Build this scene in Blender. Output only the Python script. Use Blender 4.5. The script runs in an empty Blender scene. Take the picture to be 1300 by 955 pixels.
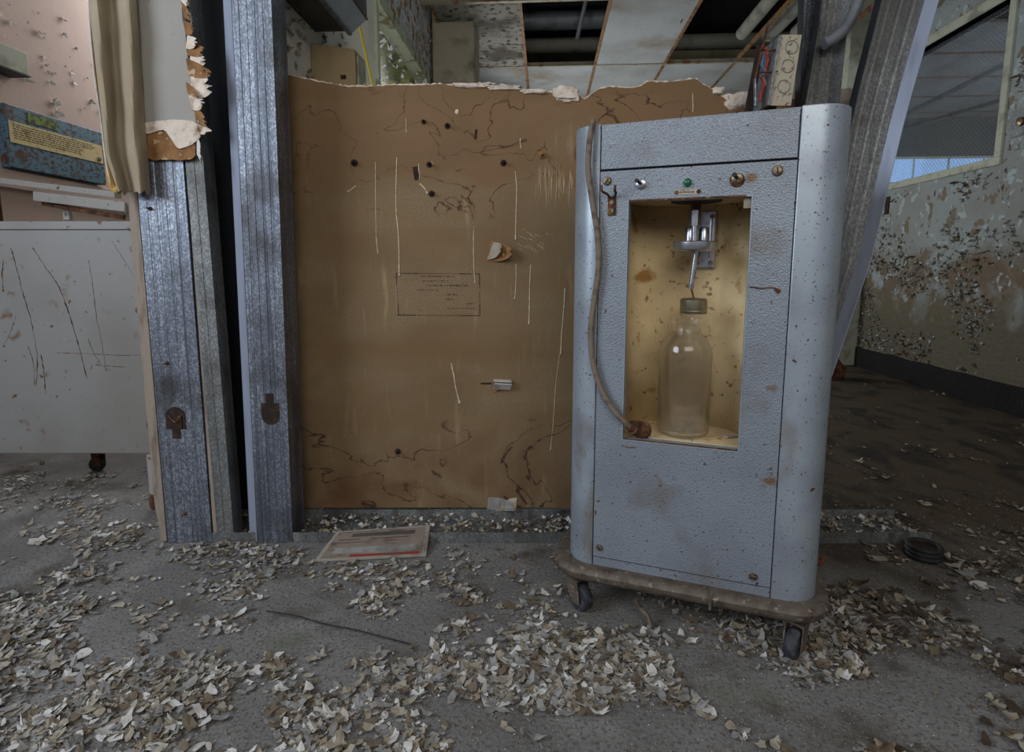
import bpy, bmesh, math, random
from mathutils import Vector, Matrix, noise
random.seed(7)
S = bpy.context.scene
COL = S.collection
# ------------------------------------------------------------------ camera
F = 700.0; HOR = 342.0; H = 0.85
PIT = math.atan((433 - HOR) / F)
cam = bpy.data.cameras.new('camera'); co = bpy.data.objects.new('camera', cam); COL.objects.link(co)
co.location = (0, 0, H); co.rotation_euler = (math.pi / 2 - PIT, 0, 0)
cam.sensor_fit = 'HORIZONTAL'; cam.sensor_width = 36; cam.lens = 36 * F / 1300
cam.shift_y = -44.5 / 1300; cam.clip_start = 0.02
S.camera = co
# ------------------------------------------------------------------ world, lights, exposure
w = bpy.data.worlds.new('overcast'); S.world = w; w.use_nodes = True
w.node_tree.nodes['Background'].inputs[0].default_value = (0.70, 0.72, 0.78, 1)
w.node_tree.nodes['Background'].inputs[1].default_value = 0.36
def area(name, loc, look, size, sy, power, col):
    l = bpy.data.lights.new(name, 'AREA'); l.shape = 'RECTANGLE'; l.size = size; l.size_y = sy
    l.energy = power; l.color = col
    o = bpy.data.objects.new(name, l); COL.objects.link(o); o.location = loc
    o.rotation_euler = (Vector(look) - Vector(loc)).to_track_quat('-Z', 'Y').to_euler()
    return o
area('window_daylight_left', (-2.6, -0.2, 2.0), (0.3, 1.5, 0.7), 1.3, 1.5, 62, (0.78, 0.88, 1.0))
area('warm_fill_behind', (0.2, -1.8, 2.4), (0.0, 1.8, 0.6), 2.4, 1.4, 44, (1.0, 0.95, 0.86))  # added warm fill behind the camera, not a known window
area('back_room_up_fill', (-0.40, 2.7, 0.9), (1.2, 4.9, 2.65), 0.9, 0.6, 9.5, (0.95, 1.0, 0.95))  # added fill hidden behind the partition, brightens the back room ceiling
area('back_room_far_fill', (1.0, 5.9, 0.5), (0.6, 4.2, 2.65), 1.2, 0.5, 4.5, (0.9, 0.96, 1.0))  # added unseen fill at the far end of the back room
area('side_room_fill', (6.2, 2.6, 1.2), (4.6, 6.0, 2.4), 1.6, 1.0, 95, (0.78, 0.88, 1.0))  # added out of view to light the room behind the wired glass
area('right_wall_fill', (-0.2, 5.6, 1.2), (2.9, 3.6, 1.5), 0.8, 0.8, 46, (0.92, 0.97, 1.0))  # added fill to brighten the right wall, no window there
area('left_room_fill', (-2.2, 4.0, 2.4), (-2.3, 2.2, 0.4), 0.8, 1.2, 36, (0.97, 0.95, 0.97))  # added fill to lift the peach wall and left floor
vs = S.view_settings; vs.view_transform = 'Standard'; vs.look = 'None'; vs.gamma = 1; vs.use_curve_mapping = False
vs.exposure = 0.0
# ------------------------------------------------------------------ rays: pixel -> place
PHI = math.radians(3.44)
def ray(px, py):
    dx = (px - 650) / F; dv = (433 - py) / F
    return Vector((dx, math.cos(PIT) + dv * math.sin(PIT), -math.sin(PIT) + dv * math.cos(PIT)))
def atY(px, py, Y):
    r = ray(px, py); t = Y / r.y; return Vector((r.x * t, Y, H + r.z * t))
def atZ(px, py, z=0.0):
    r = ray(px, py); t = (z - H) / r.z; return Vector((r.x * t, r.y * t, z))
def atLat(px, py, a):
    r = ray(px, py); rl = r.x * math.cos(PHI) - r.y * math.sin(PHI); t = a / rl
    return Vector((a, (r.x * math.sin(PHI) + r.y * math.cos(PHI)) * t, H + r.z * t))     # (lat, dep, z)
def RW(lat, dep, z): return Vector((lat * math.cos(PHI) + dep * math.sin(PHI), -lat * math.sin(PHI) + dep * math.cos(PHI), z))
RM = Matrix.Rotation(-PHI, 4, 'Z')
# ------------------------------------------------------------------ materials
def lin(c):
    return tuple(((x / 255) / 12.92 if x / 255 <= 0.04045 else ((x / 255 + 0.055) / 1.055) ** 2.4) for x in c)
def mat(name, base, rough=0.6, metal=0.0, layers=(), bump=(), spec=0.4, trans=0.0, emit=None, alpha=None, coord='Object', extra=None):
    """layers: (scale, detail, lo, hi, colour[, stretch][, distortion]) noise masks; bump: (kind, scale, strength, dist)"""
    m = bpy.data.materials.new(name); m.use_nodes = True; nt = m.node_tree; N = nt.nodes; L = nt.links
    b = N['Principled BSDF']
    tc = N.new('ShaderNodeTexCoord'); P = tc.outputs[coord]
    col = None
    def mapping(st):
        mp = N.new('ShaderNodeMapping'); mp.inputs['Scale'].default_value = st; L.new(P, mp.inputs[0]); return mp.outputs[0]
    rgb = N.new('ShaderNodeRGB'); rgb.outputs[0].default_value = (*lin(base), 1); col = rgb.outputs[0]
    for ly in layers:
        sc, det, lo, hi, c = ly[:5]; st = ly[5] if len(ly) > 5 else (1, 1, 1); ds = ly[6] if len(ly) > 6 else 0.0
        kind = ly[7] if len(ly) > 7 else 'noise'
        if kind == 'voronoi':
            n = N.new('ShaderNodeTexVoronoi'); n.inputs['Scale'].default_value = sc; L.new(mapping(st), n.inputs['Vector'])
            sp = N.new('ShaderNodeSeparateColor'); L.new(n.outputs['Color'], sp.inputs[0]); src = sp.outputs[0]
        elif kind == 'contour':
            n = N.new('ShaderNodeTexNoise'); n.inputs['Scale'].default_value = sc; n.inputs['Detail'].default_value = det
            n.inputs['Distortion'].default_value = ds; L.new(mapping(st), n.inputs['Vector'])
            q = N.new('ShaderNodeMath'); q.operation = 'SUBTRACT'; q.inputs[1].default_value = 0.5; L.new(n.outputs['Fac'], q.inputs[0])
            a = N.new('ShaderNodeMath'); a.operation = 'ABSOLUTE'; L.new(q.outputs[0], a.inputs[0]); src = a.outputs[0]
        else:
            n = N.new('ShaderNodeTexNoise'); n.inputs['Scale'].default_value = sc; n.inputs['Detail'].default_value = det
            n.inputs['Distortion'].default_value = ds; L.new(mapping(st), n.inputs['Vector']); src = n.outputs['Fac']
        mr = N.new('ShaderNodeMapRange'); mr.inputs[1].default_value = lo; mr.inputs[2].default_value = hi; L.new(src, mr.inputs[0])
        fac = mr.outputs[0]
        if len(ly) > 8:                                          # region mask: (axis, lo, hi) with a wobbling edge
            for ax, r0, r1 in ly[8]:
                sx = N.new('ShaderNodeSeparateXYZ'); L.new(P, sx.inputs[0])
                nn = N.new('ShaderNodeTexNoise'); nn.inputs['Scale'].default_value = 5; nn.inputs['Detail'].default_value = 4; L.new(P, nn.inputs['Vector'])
                ad = N.new('ShaderNodeMath'); ad.operation = 'MULTIPLY_ADD'; ad.inputs[1].default_value = 0.35; L.new(nn.outputs['Fac'], ad.inputs[0]); L.new(sx.outputs[ax], ad.inputs[2])
                m2 = N.new('ShaderNodeMapRange'); m2.inputs[1].default_value = r0 + 0.175; m2.inputs[2].default_value = r1 + 0.175; L.new(ad.outputs[0], m2.inputs[0])
                mu = N.new('ShaderNodeMath'); mu.operation = 'MULTIPLY'; L.new(fac, mu.inputs[0]); L.new(m2.outputs[0], mu.inputs[1]); fac = mu.outputs[0]
        mx = N.new('ShaderNodeMix'); mx.data_type = 'RGBA'; L.new(fac, mx.inputs[0]); L.new(col, mx.inputs[6])
        mx.inputs[7].default_value = (*lin(c), 1); col = mx.outputs[2]
    L.new(col, b.inputs['Base Color'])
    b.inputs['Roughness'].default_value = rough; b.inputs['Metallic'].default_value = metal
    b.inputs['Specular IOR Level'].default_value = spec; b.inputs['Transmission Weight'].default_value = trans
    prev = None
    for kind, sc, st, di in bump:
        if kind == 'voronoi':
            n = N.new('ShaderNodeTexVoronoi'); n.feature = 'SMOOTH_F1'; out = 'Distance'
        else:
            n = N.new('ShaderNodeTexNoise'); n.inputs['Detail'].default_value = 5; out = 'Fac'
        n.inputs['Scale'].default_value = sc; L.new(P, n.inputs['Vector'])
        bp = N.new('ShaderNodeBump'); bp.inputs['Strength'].default_value = st; bp.inputs['Distance'].default_value = di
        L.new(n.outputs[out], bp.inputs['Height'])
        if prev: L.new(prev, bp.inputs['Normal'])
        prev = bp.outputs[0]
    if prev: L.new(prev, b.inputs['Normal'])
    if emit: b.inputs['Emission Color'].default_value = (*lin(emit[0]), 1); b.inputs['Emission Strength'].default_value = emit[1]
    if alpha is not None: b.inputs['Alpha'].default_value = alpha
    return m
RUST = (92, 58, 36)
M = {}
M['galv'] = mat('galvanised', (112, 118, 130), .40, .6, [(260, 2, .4, 1.1, (176, 182, 192), (1, 1, .7), 0, 'voronoi'),
      (26, 6, .45, .8, (84, 90, 102), (1, 1, .06)), (60, 5, .5, .75, (80, 86, 96), (2, 2, .02)), (7, 6, .5, .75, (70, 68, 68)), (60, 3, .72, .8, RUST)], [('noise', 140, .25, .002)])
M['galv_dull'] = mat('galvanised_dull', (104, 106, 106), .5, .4, [(260, 2, .3, 1.5, (160, 162, 162), (1, 1, .7), 0, 'voronoi'), (4, 4, .45, .7, (80, 80, 78), (1, 1, .4)),
      (24, 6, .5, .8, (66, 66, 64), (1, 1, .06)), (9, 5, .55, .8, (56, 50, 44))], [('noise', 120, .3, .002)])
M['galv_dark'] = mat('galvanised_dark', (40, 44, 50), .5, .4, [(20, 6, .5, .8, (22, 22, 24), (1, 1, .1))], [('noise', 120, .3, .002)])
M['cut'] = mat('cutout_rust', (34, 24, 18), .9, 0, [(50, 4, .5, .7, (60, 38, 26))])
M['board'] = mat('brown_board', (134, 115, 88), .9, 0, [
      (300, 3, .42, .62, (104, 84, 58)), (7, 6, .4, .75, (122, 98, 68)), (30, 5, .6, .75, (152, 130, 98), (1, 1, .15)),
      (4, 5, .3, .45, (120, 92, 64), (1, 1, 1), .6, 'noise', [(2, 1.12, 1.16)]),
      (4.2, 5, .010, .001, (66, 44, 28), (1, 1, 1.2), 1.3, 'contour', [(2, 1.02, 1.04)]),
      (5, 6, .35, .6, (98, 72, 48), (1, 1, 1), .4, 'noise', [(2, .36, .18)]),(2.5, 6, .45, .7, (108, 86, 60), (1, 1, 1.5), .4), (2.0, 3, .5, .7, (112, 88, 58), (.2, 1, 3), .2),
      (3.2, 5, .009, .001, (56, 40, 27), (1, 1, 1.4), 1.0, 'contour', [(2, .36, .30)]),
      (90, 2, .74, .78, (50, 36, 24))], [('noise', 320, .25, .001)])
M['gypsum'] = mat('gypsum', (205, 192, 178), .95, 0, [(40, 5, .5, .75, (150, 128, 104)), (14, 4, .6, .7, (110, 84, 60))], [('noise', 60, .8, .006)])
M['paper_brown'] = mat('torn_paper', (134, 96, 58), .9, 0, [(30, 5, .45, .7, (96, 66, 38)), (60, 3, .6, .7, (176, 150, 118))], [('noise', 80, .4, .003)])
M['grey_paint'] = mat('grey_wall_paint', (142, 138, 132), .7, 0, [(3, 4, .4, .8, (158, 153, 146)), (60, 3, .7, .76, (104, 96, 88))], [('noise', 200, .12, .001)])
M['paint_edge'] = mat('painted_board_edge', (136, 124, 112), .8, 0, [(40, 5, .5, .7, (98, 84, 70), (1, 1, .2))], [('noise', 80, .4, .003)])
M['cloth'] = mat('beige_tape_cloth', (148, 135, 114), .95, 0, [(600, 2, .4, .6, (138, 125, 104)), (5, 4, .5, .8, (168, 156, 134)), (3, 5, .5, .7, (122, 106, 82))], [('noise', 350, .4, .001)])
M['foam'] = mat('yellow_foam_edge', (158, 122, 60), .9, 0, [(40, 4, .5, .7, (188, 160, 100))])
M['hammer'] = mat('hammertone_paint', (127, 136, 146), .40, .2, [
      (5, 5, .42, .75, (115, 122, 131)), (6, 7, .58, .72, (112, 112, 114)), (210, 2, .65, .69, (96, 76, 58)), (75, 3, .70, .73, (84, 60, 44)), (11, 7, .67, .72, (108, 86, 66))],
      [('voronoi', 330, .5, .0025)])
M['column'] = mat('corner_column_paint', (154, 165, 175), .34, .4, [
      (8, 5, .45, .8, (126, 132, 144)), (190, 2, .66, .70, (84, 66, 52)), (8, 6, .62, .74, (122, 112, 102), (1, 1, .5)), (60, 3, .71, .74, RUST)],
      [('noise', 120, .1, .001)])
M['seam'] = mat('shadow_gap', (24, 22, 22), .9)
M['cream'] = mat('cream_enamel', (212, 190, 148), .6, 0, [(6, 5, .42, .75, (160, 136, 96)), (60, 4, .62, .72, (116, 88, 58)), (14, 5, .62, .72, (146, 106, 56)), (90, 2, .72, .75, (80, 52, 32))], [('noise', 60, .2, .003)])
M['bumper'] = mat('rusty_bumper', (100, 90, 80), .6, .3, [(30, 5, .45, .7, (70, 56, 46)), (80, 4, .6, .7, (134, 124, 112)), (12, 4, .6, .7, (60, 42, 34))], [('noise', 90, .4, .003)])
M['cap'] = mat('dull_brass', (150, 142, 118), .32, .85, [(30, 4, .5, .7, (110, 100, 80))])
M['rust'] = mat('rust', RUST, .85, .1, [(50, 4, .45, .6, (56, 34, 24)), (30, 4, .6, .7, (134, 96, 60))], [('noise', 90, .4, .003)])
M['screw'] = mat('worn_screw', (126, 114, 98), .4, .7, [(120, 4, .5, .6, (92, 62, 40))])
M['chrome'] = mat('dull_chrome', (170, 172, 180), .25, .9, [(60, 4, .55, .7, (110, 110, 116))])
M['black'] = mat('black_rubber', (28, 27, 28), .7, 0, [(60, 4, .5, .7, (48, 44, 42))])
M['wheel'] = mat('caster_tyre', (44, 46, 52), .6, 0, [(60, 4, .5, .7, (84, 84, 92))])
M['green'] = mat('green_lens', (20, 92, 60), .2, 0, [(60, 4, .5, .7, (10, 60, 44))])
M['cord'] = mat('cloth_cord', (112, 100, 88), .8, 0, [(60, 4, .5, .7, (80, 66, 54))], [('noise', 300, .4, .001)])
M['plate'] = mat('name_plate', (166, 158, 140), .5, .3, [(90, 4, .55, .65, (110, 84, 64))])
M['ink'] = mat('print_ink', (62, 48, 36), .9)
M['drip'] = mat('paint_drip', (196, 182, 152), .7, 0, [(60, 4, .5, .7, (160, 140, 110))])
M['scuff'] = mat('pale_scuff', (176, 156, 128), .9, 0, [(120, 4, .45, .6, (140, 116, 84), (1, 1, .1))])
M['concrete'] = mat('dirty_concrete', (112, 110, 108), .9, 0, [
      (1.4, 6, .4, .7, (92, 90, 88)), (6, 8, .48, .7, (124, 122, 120)), (120, 4, .5, .7, (78, 74, 70)), (3.1, 6, .62, .76, (88, 94, 72)),
      (5, 7, .56, .7, (70, 62, 54)),
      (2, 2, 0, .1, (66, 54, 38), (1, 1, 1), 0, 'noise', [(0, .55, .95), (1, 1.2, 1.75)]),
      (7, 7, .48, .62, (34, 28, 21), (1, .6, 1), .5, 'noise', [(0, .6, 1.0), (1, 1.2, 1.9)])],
      [('noise', 90, .5, .006), ('noise', 9, .3, .02)])
M['chip_white'] = mat('chip_white', (188, 186, 182), .75, 0, [(25, 4, .5, .7, (158, 148, 136))])
M['chip_tan'] = mat('chip_tan', (148, 140, 126), .8, 0, [(25, 4, .45, .7, (118, 102, 80))])
M['chip_brown'] = mat('chip_brown', (104, 93, 78), .85, 0, [(25, 4, .45, .7, (74, 58, 42))])
M['chip_grey'] = mat('chip_grey', (134, 132, 130), .8, 0, [(25, 4, .45, .7, (100, 98, 94))])
M['peach'] = mat('peach_wall', (172, 152, 142), .8, 0, [(1.5, 4, .4, .8, (160, 140, 130)), (9, 6, .66, .7, (204, 190, 172)), (30, 4, .70, .72, (120, 98, 78))], [('noise', 40, .2, .004)])
M['enamel'] = mat('scratched_enamel', (128, 127, 125), .5, .1, [
      (3, 5, .45, .75, (116, 114, 112)), (40, 3, .66, .70, (92, 68, 50)), (14, 7, .66, .72, (104, 86, 68)), (1.5, 5, .5, .7, (120, 116, 110))], [('noise', 60, .1, .002)])
M['enamel_light'] = mat('pale_enamel', (150, 148, 144), .5, .1, [(40, 4, .62, .7, (96, 76, 60))])
M['blue_paint'] = mat('flaking_blue', (74, 106, 122), .6, .1, [(45, 5, .5, .6, (66, 50, 38), (1, 1, 1.6)), (12, 5, .58, .68, (74, 48, 34))], [('noise', 60, .5, .003)])
M['label_cream'] = mat('cream_label', (188, 172, 124), .7, 0, [(18, 5, .55, .7, (150, 118, 72))])
M['label_green'] = mat('green_label', (96, 124, 40), .7, 0, [(50, 4, .45, .55, (58, 52, 30))])
M['peel'] = mat('peeling_white_wall', (188, 192, 196), .8, 0, [(16, 6, .54, .57, (142, 110, 70)), (30, 6, .62, .66, (110, 82, 50))], [('noise', 22, .9, .02)])
M['white_wall'] = mat('cream_white_wall', (196, 196, 184), .8, 0, [(5, 5, .5, .8, (172, 172, 158))], [('noise', 30, .2, .004)])
M['yellow'] = mat('yellow_line', (206, 186, 50), .7)
M['switch_tan'] = mat('tan_box_paint', (148, 130, 96), .6, 0, [(9, 4, .5, .8, (128, 110, 78))])
M['frame_green'] = mat('pale_green_frame', (164, 170, 148), .7, 0, [(14, 5, .52, .62, (120, 108, 84))], [('noise', 30, .7, .01)])
M['column_wall'] = mat('beige_column_paint', (136, 128, 112), .8, 0, [(8, 6, .5, .7, (98, 88, 74))], [('noise', 20, .6, .01)])
M['tile'] = mat('ceiling_tile', (144, 146, 146), .9, 0, [(2.5, 5, .4, .75, (118, 118, 116)), (160, 2, .62, .7, (98, 96, 92)), (1.6, 4, .6, .75, (108, 92, 72))], [('noise', 200, .4, .002)])
M['tile_dirty'] = mat('ceiling_tile_dirty', (120, 116, 108), .95, 0, [(5, 7, .42, .6, (72, 66, 58)), (20, 5, .55, .62, (50, 44, 38))], [('noise', 30, .8, .01)])
M['tee'] = mat('rusty_ceiling_tee', (128, 122, 106), .6, .1, [(14, 4, .5, .6, (112, 80, 48), (1, 1, 1))])
M['tee_rust'] = mat('rusty_side_tee', (116, 84, 50), .7, .1, [(20, 4, .5, .6, (76, 54, 36))])
M['slab'] = mat('dark_slab', (40, 40, 42), .95, 0, [(4, 5, .5, .7, (28, 28, 30))])
M['pipe'] = mat('lagged_pipe', (116, 114, 104), .8, 0, [(8, 5, .5, .7, (84, 80, 70))])
M['duct'] = mat('grey_duct', (104, 108, 112), .5, .2, [(6, 4, .5, .7, (50, 52, 56))])
M['right_wall'] = mat('peeling_right_wall', (132, 138, 138), .8, 0, [
      (2.2, 5, .42, .7, (118, 118, 112)), (9, 7, .60, .62, (106, 96, 80), (1, 1, .8)), (4, 6, .40, .52, (98, 84, 68), (1, 1, 1), .5, 'noise', [(2, 1.05, .85)]),
      (17, 6, .61, .64, (150, 160, 162)), (22, 5, .66, .68, (74, 56, 42), (1.0, 1, .5)), (4, 3, .1, .3, (84, 78, 62), (1, 1, 1), 0, 'noise', [(2, .75, .45)])],
      [('noise', 26, .8, .02), ('noise', 8, .4, .03)])
M['rot'] = mat('blackened_baseboard', (10, 9, 9), .95, 0, [(50, 4, .62, .72, (50, 44, 36))], [('noise', 40, .7, .01)])
M['yellow_wall'] = mat('yellowed_wall', (160, 154, 126), .8, 0, [(5, 5, .5, .7, (130, 120, 94))])
M['sill'] = mat('pale_tiled_frame', (158, 160, 144), .7, 0, [(12, 4, .5, .7, (122, 122, 108))])
M['glass'] = mat('dusty_wired_glass', (206, 218, 228), .05, 0, [], [], .3, .95, None, .22)
M['wire'] = mat('glass_wire', (120, 122, 124), .5, .6)
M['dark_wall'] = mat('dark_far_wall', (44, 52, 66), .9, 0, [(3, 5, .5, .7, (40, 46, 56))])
M['glare_pane'] = mat('glare_glow', (150, 190, 240), .5, 0, [], [], .3, 0, ((132, 168, 215), 0.75))  # emission stands in for glare on the wired glass
M['leaf_pane'] = mat('foliage_through_pane', (96, 108, 50), .6, 0, [(9, 6, .45, .6, (70, 92, 44)), (30, 4, .5, .6, (150, 150, 84))], [], .3, 0)
M['jar'] = mat('clear_glass', (255, 255, 255), .06, 0, [], [], .6, 1.0, None, .62)
M['wire_red'] = mat('red_wire', (150, 24, 26), .5); M['wire_blue'] = mat('blue_wire', (60, 96, 130), .5)
M['fixture'] = mat('grey_fixture', (96, 104, 110), .45, .3, [(5, 5, .5, .7, (70, 74, 78)), (30, 4, .66, .7, RUST)])
M['fixture_dark'] = mat('fixture_underside', (74, 72, 66), .6, .1, [(9, 5, .45, .7, (40, 40, 36))])
M['magazine'] = mat('soaked_paper', (120, 108, 96), .6, 0, [(30, 4, .5, .6, (84, 74, 66), (.4, 1, 1)), (8, 5, .5, .7, (142, 132, 120))])
M['plastic'] = mat('cloudy_sleeve', (142, 134, 124), .4, 0, [(22, 4, .5, .7, (110, 100, 90))])
M['red_print'] = mat('red_print', (132, 46, 40), .6, 0, [(30, 4, .55, .6, (100, 60, 50))])
M['flange_lit'] = mat('lit_flange_zinc', (158, 166, 184), .4, .4, [(30, 5, .45, .8, (128, 134, 148), (1, 1, .1))])  # paler zinc for flanges, their lit tone put into the colour
# ------------------------------------------------------------------ mesh helpers
class MB:
    def __init__(s): s.v = []; s.f = []; s.m = []; s.cur = 0
    def add(s, vs, fs):
        n = len(s.v); s.v += [Vector(p) for p in vs]
        for f in fs: s.f.append([i + n for i in f]); s.m.append(s.cur)
        return s
    def box(s, c, d, rot=None):
        c = Vector(c); hx, hy, hz = d[0] / 2, d[1] / 2, d[2] / 2
        vs = [Vector((x, y, z)) for x in (-hx, hx) for y in (-hy, hy) for z in (-hz, hz)]
        if rot is not None: vs = [rot @ p for p in vs]
        return s.add([p + c for p in vs], [(0, 1, 3, 2), (4, 6, 7, 5), (0, 4, 5, 1), (2, 3, 7, 6), (0, 2, 6, 4), (1, 5, 7, 3)])
    def b2(s, a, b):
        return s.box([(a[i] + b[i]) / 2 for i in range(3)], [abs(b[i] - a[i]) for i in range(3)])
    def tube(s, path, r, seg=10, caps=True, flat=1.0):
        path = [Vector(p) for p in path]; n = len(path); rs = r if isinstance(r, (list, tuple)) else [r] * n
        up = None; rings = []
        for i, p in enumerate(path):
            t = (path[min(i + 1, n - 1)] - path[max(i - 1, 0)]).normalized()
            if up is None: up = t.orthogonal().normalized()
            up = (up - t * up.dot(t)).normalized(); sd = t.cross(up)
            rings.append([p + (up * math.cos(a) + sd * math.sin(a) * flat) * rs[i] for a in [2 * math.pi * k / seg for k in range(seg)]])
        vs = [q for rg in rings for q in rg]
        fs = [(i * seg + k, i * seg + (k + 1) % seg, (i + 1) * seg + (k + 1) % seg, (i + 1) * seg + k) for i in range(n - 1) for k in range(seg)]
        if caps: fs += [list(range(seg))[::-1], [(n - 1) * seg + k for k in range(seg)]]
        return s.add(vs, fs)
    def lathe(s, prof, c=(0, 0, 0), seg=24, axis='z', caps=True):
        c = Vector(c); vs = []
        for r, h in prof:
            for k in range(seg):
                a = 2 * math.pi * k / seg; x, y = r * math.cos(a), r * math.sin(a)
                p = (x, y, h) if axis == 'z' else ((x, -h, y) if axis == 'y' else (h, x, y))
                vs.append(c + Vector(p))
        n = len(prof)
        fs = [(i * seg + k, i * seg + (k + 1) % seg, (i + 1) * seg + (k + 1) % seg, (i + 1) * seg + k) for i in range(n - 1) for k in range(seg)]
        if caps: fs += [list(range(seg))[::-1], [(n - 1) * seg + k for k in range(seg)]]
        return s.add(vs, fs)
    def extrude(s, poly, a, b):
        """closed outline poly [(x,y)] swept from z=a to z=b"""
        n = len(poly); vs = [(x, y, a) for x, y in poly] + [(x, y, b) for x, y in poly]
        return s.add(vs, [(i, (i + 1) % n, n + (i + 1) % n, n + i) for i in range(n)] + [list(range(n))[::-1], list(range(n, 2 * n))])
    def build(s, name, mats, parent=None, smooth=False, bevel=0, M4=None, fix=True):
        me = bpy.data.meshes.new(name)
        vs = [M4 @ p for p in s.v] if M4 is not None else s.v
        me.from_pydata([tuple(p) for p in vs], [], s.f)
        for m in (mats if isinstance(mats, (list, tuple)) else [mats]): me.materials.append(M[m] if isinstance(m, str) else m)
        me.polygons.foreach_set('material_index', s.m)
        if fix:
            bm = bmesh.new(); bm.from_mesh(me); bmesh.ops.recalc_face_normals(bm, faces=bm.faces); bm.to_mesh(me); bm.free()
        if smooth:
            me.polygons.foreach_set('use_smooth', [True] * len(me.polygons)); me.set_sharp_from_angle(angle=math.radians(40))
        o = bpy.data.objects.new(name, me); COL.objects.link(o)
        if parent: o.parent = parent
        if bevel:
            md = o.modifiers.new('bevel', 'BEVEL'); md.width = bevel; md.segments = 2; md.limit_method = 'ANGLE'
        return o
def tag(o, label, cat, group=None):
    o['label'] = label; o['category'] = cat
    if group: o['group'] = group
    return o
def thing(name, label, cat, loc=(0, 0, 0), rz=0, group=None):
    o = bpy.data.objects.new(name, None); COL.objects.link(o); o.location = loc; o.rotation_euler = (0, 0, rz); o.empty_display_size = .05
    return tag(o, label, cat, group)
def struct(o, label=None):
    o['kind'] = 'structure'
    if label: o['label'] = label
    return o
def rotm(rx=0, ry=0, rz=0):
    from mathutils import Euler
    return Euler((rx, ry, rz)).to_matrix()
def smoothpath(pts, n=6):
    pts = [Vector(p) for p in pts]; out = []
    for i in range(len(pts) - 1):
        p0 = pts[max(i - 1, 0)]; p1 = pts[i]; p2 = pts[i + 1]; p3 = pts[min(i + 2, len(pts) - 1)]
        for k in range(n):
            t = k / n
            out.append(.5 * ((2 * p1) + (p2 - p0) * t + (2 * p0 - 5 * p1 + 4 * p2 - p3) * t * t + (3 * p1 - p0 - 3 * p2 + p3) * t ** 3))
    out.append(pts[-1]); return out
def rects_minus(u0, u1, v0, v1, holes):
    """cells of a rectangle with rectangular holes"""
    us = sorted({u0, u1, *[h[0] for h in holes], *[h[1] for h in holes]}); vv = sorted({v0, v1, *[h[2] for h in holes], *[h[3] for h in holes]})
    for i in range(len(us) - 1):
        for j in range(len(vv) - 1):
            a, b, c, d = us[i], us[i + 1], vv[j], vv[j + 1]
            if not any(h[0] - 1e-6 <= a and b <= h[1] + 1e-6 and h[2] - 1e-6 <= c and d <= h[3] + 1e-6 for h in holes): yield a, b, c, d
# ================================================================== SETTING
mb = MB(); mb.b2((-3.6, -2.2, -.06), (7.5, 9.5, 0)); floor = struct(mb.build('floor', 'concrete'))
LATL, LATR, FAR, CZ = -.87, 2.76, 6.4, 2.65
# left wall of the back room, with the window opening
wz1 = 2.25; wd0 = 2.93; wd1 = 4.05; wz0 = 1.0
mb = MB()
for a, b, c, d in rects_minus(1.86, FAR, 0, 3.2, [(wd0, wd1, wz0, wz1)]): mb.b2((LATL - .05, a, c), (LATL, b, d))
for i, f in enumerate(mb.f):
    cy = sum(mb.v[k].y for k in f) / len(f); mb.m[i] = 1 if cy > 2.35 and cy < 2.93 else 0
wall_middle = struct(mb.build('wall_middle', ['peel', 'white_wall'], M4=RM))
mb = MB()
fw = .05
mb.b2((LATL - .06, wd0, wz1 - .07), (LATL + .025, wd1 + .07, wz1)); mb.b2((LATL - .06, wd1, wz0), (LATL + .025, wd1 + .07, wz1 - .07))
mb.b2((LATL - .11, wd0 - .02, wz0), (LATL + .015, wd0 + .02, wz1)); mb.b2((LATL - .11, wd0, wz0), (LATL + .04, wd1, wz0 + .05))
win1 = struct(mb.build('window_1', 'frame_green', M4=RM))
mb = MB(); mb.b2((LATL - .035, wd0 + .02, wz0 + .05), (LATL - .030, wd1, wz1 - .07)); M['old_glass'] = mat('dusty_clear_glass', (210, 216, 200), .35, 0, [], [], .1, .9, None, .12); mb.build('pane', 'old_glass', win1, M4=RM)
# overgrown bank seen through that window
mb = MB()
for i in range(6500):
    x = random.uniform(-2.5, -1.0); z = random.uniform(.4, 3.6); y = 5.2 - .4 * noise.noise((x * 2, z * 2, 0)) + random.uniform(-.25, .25)
    a = Vector((random.gauss(0, 1), random.gauss(0, 1), random.gauss(0, 1))).normalized(); b = a.orthogonal().normalized(); r = random.uniform(.03, .08)
    c = Vector((x, y, z)); mb.add([c - a * r, c + b * r * .5, c + a * r, c - b * r * .5], [(0, 1, 2, 3)])
M['leafgreen'] = mat('leaf_green', (148, 160, 70), .6, 0, [(5, 3, .4, .7, (190, 190, 110))])
o = mb.build('ivy_bank', 'leafgreen', M4=RM, fix=False); o['kind'] = 'stuff'; tag(o, 'yellow green foliage seen through the window behind the partition', 'foliage')
# peach wall of the left room
LP = -2.6
mb = MB(); mb.b2((LP - .1, .4, 0), (LP, 6.0, 2.8)); struct(mb.build('wall_left', 'peach', M4=RM))
mb = MB(); mb.b2((LP, 5.9, 0), (LATL - .1, 6.0, 2.8)); struct(mb.build('wall_left_end', 'peach', M4=RM))
a = atLat(0, 222, LP + .03); b = atLat(150, 240, LP + .03)
hr = thing('wall_rail', 'beige painted wooden rail on the peach wall under the blue box', 'rail', RW(LP, (a.y + b.y) / 2, a.z), -PHI)
mb = MB(); mb.b2((.0005, -1.2, -.055), (.035, 1.6, .03)); mb.build('rail_board', 'peach', hr, bevel=.004)
mb = MB(); mb.lathe([(.011, 0), (.011, .006), (.006, .008)], (.035, atLat(46, 222, LP + .035).y - (a.y + b.y) / 2, -.015), 10, 'x'); mb.build('bolt', 'rust', hr)
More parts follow.
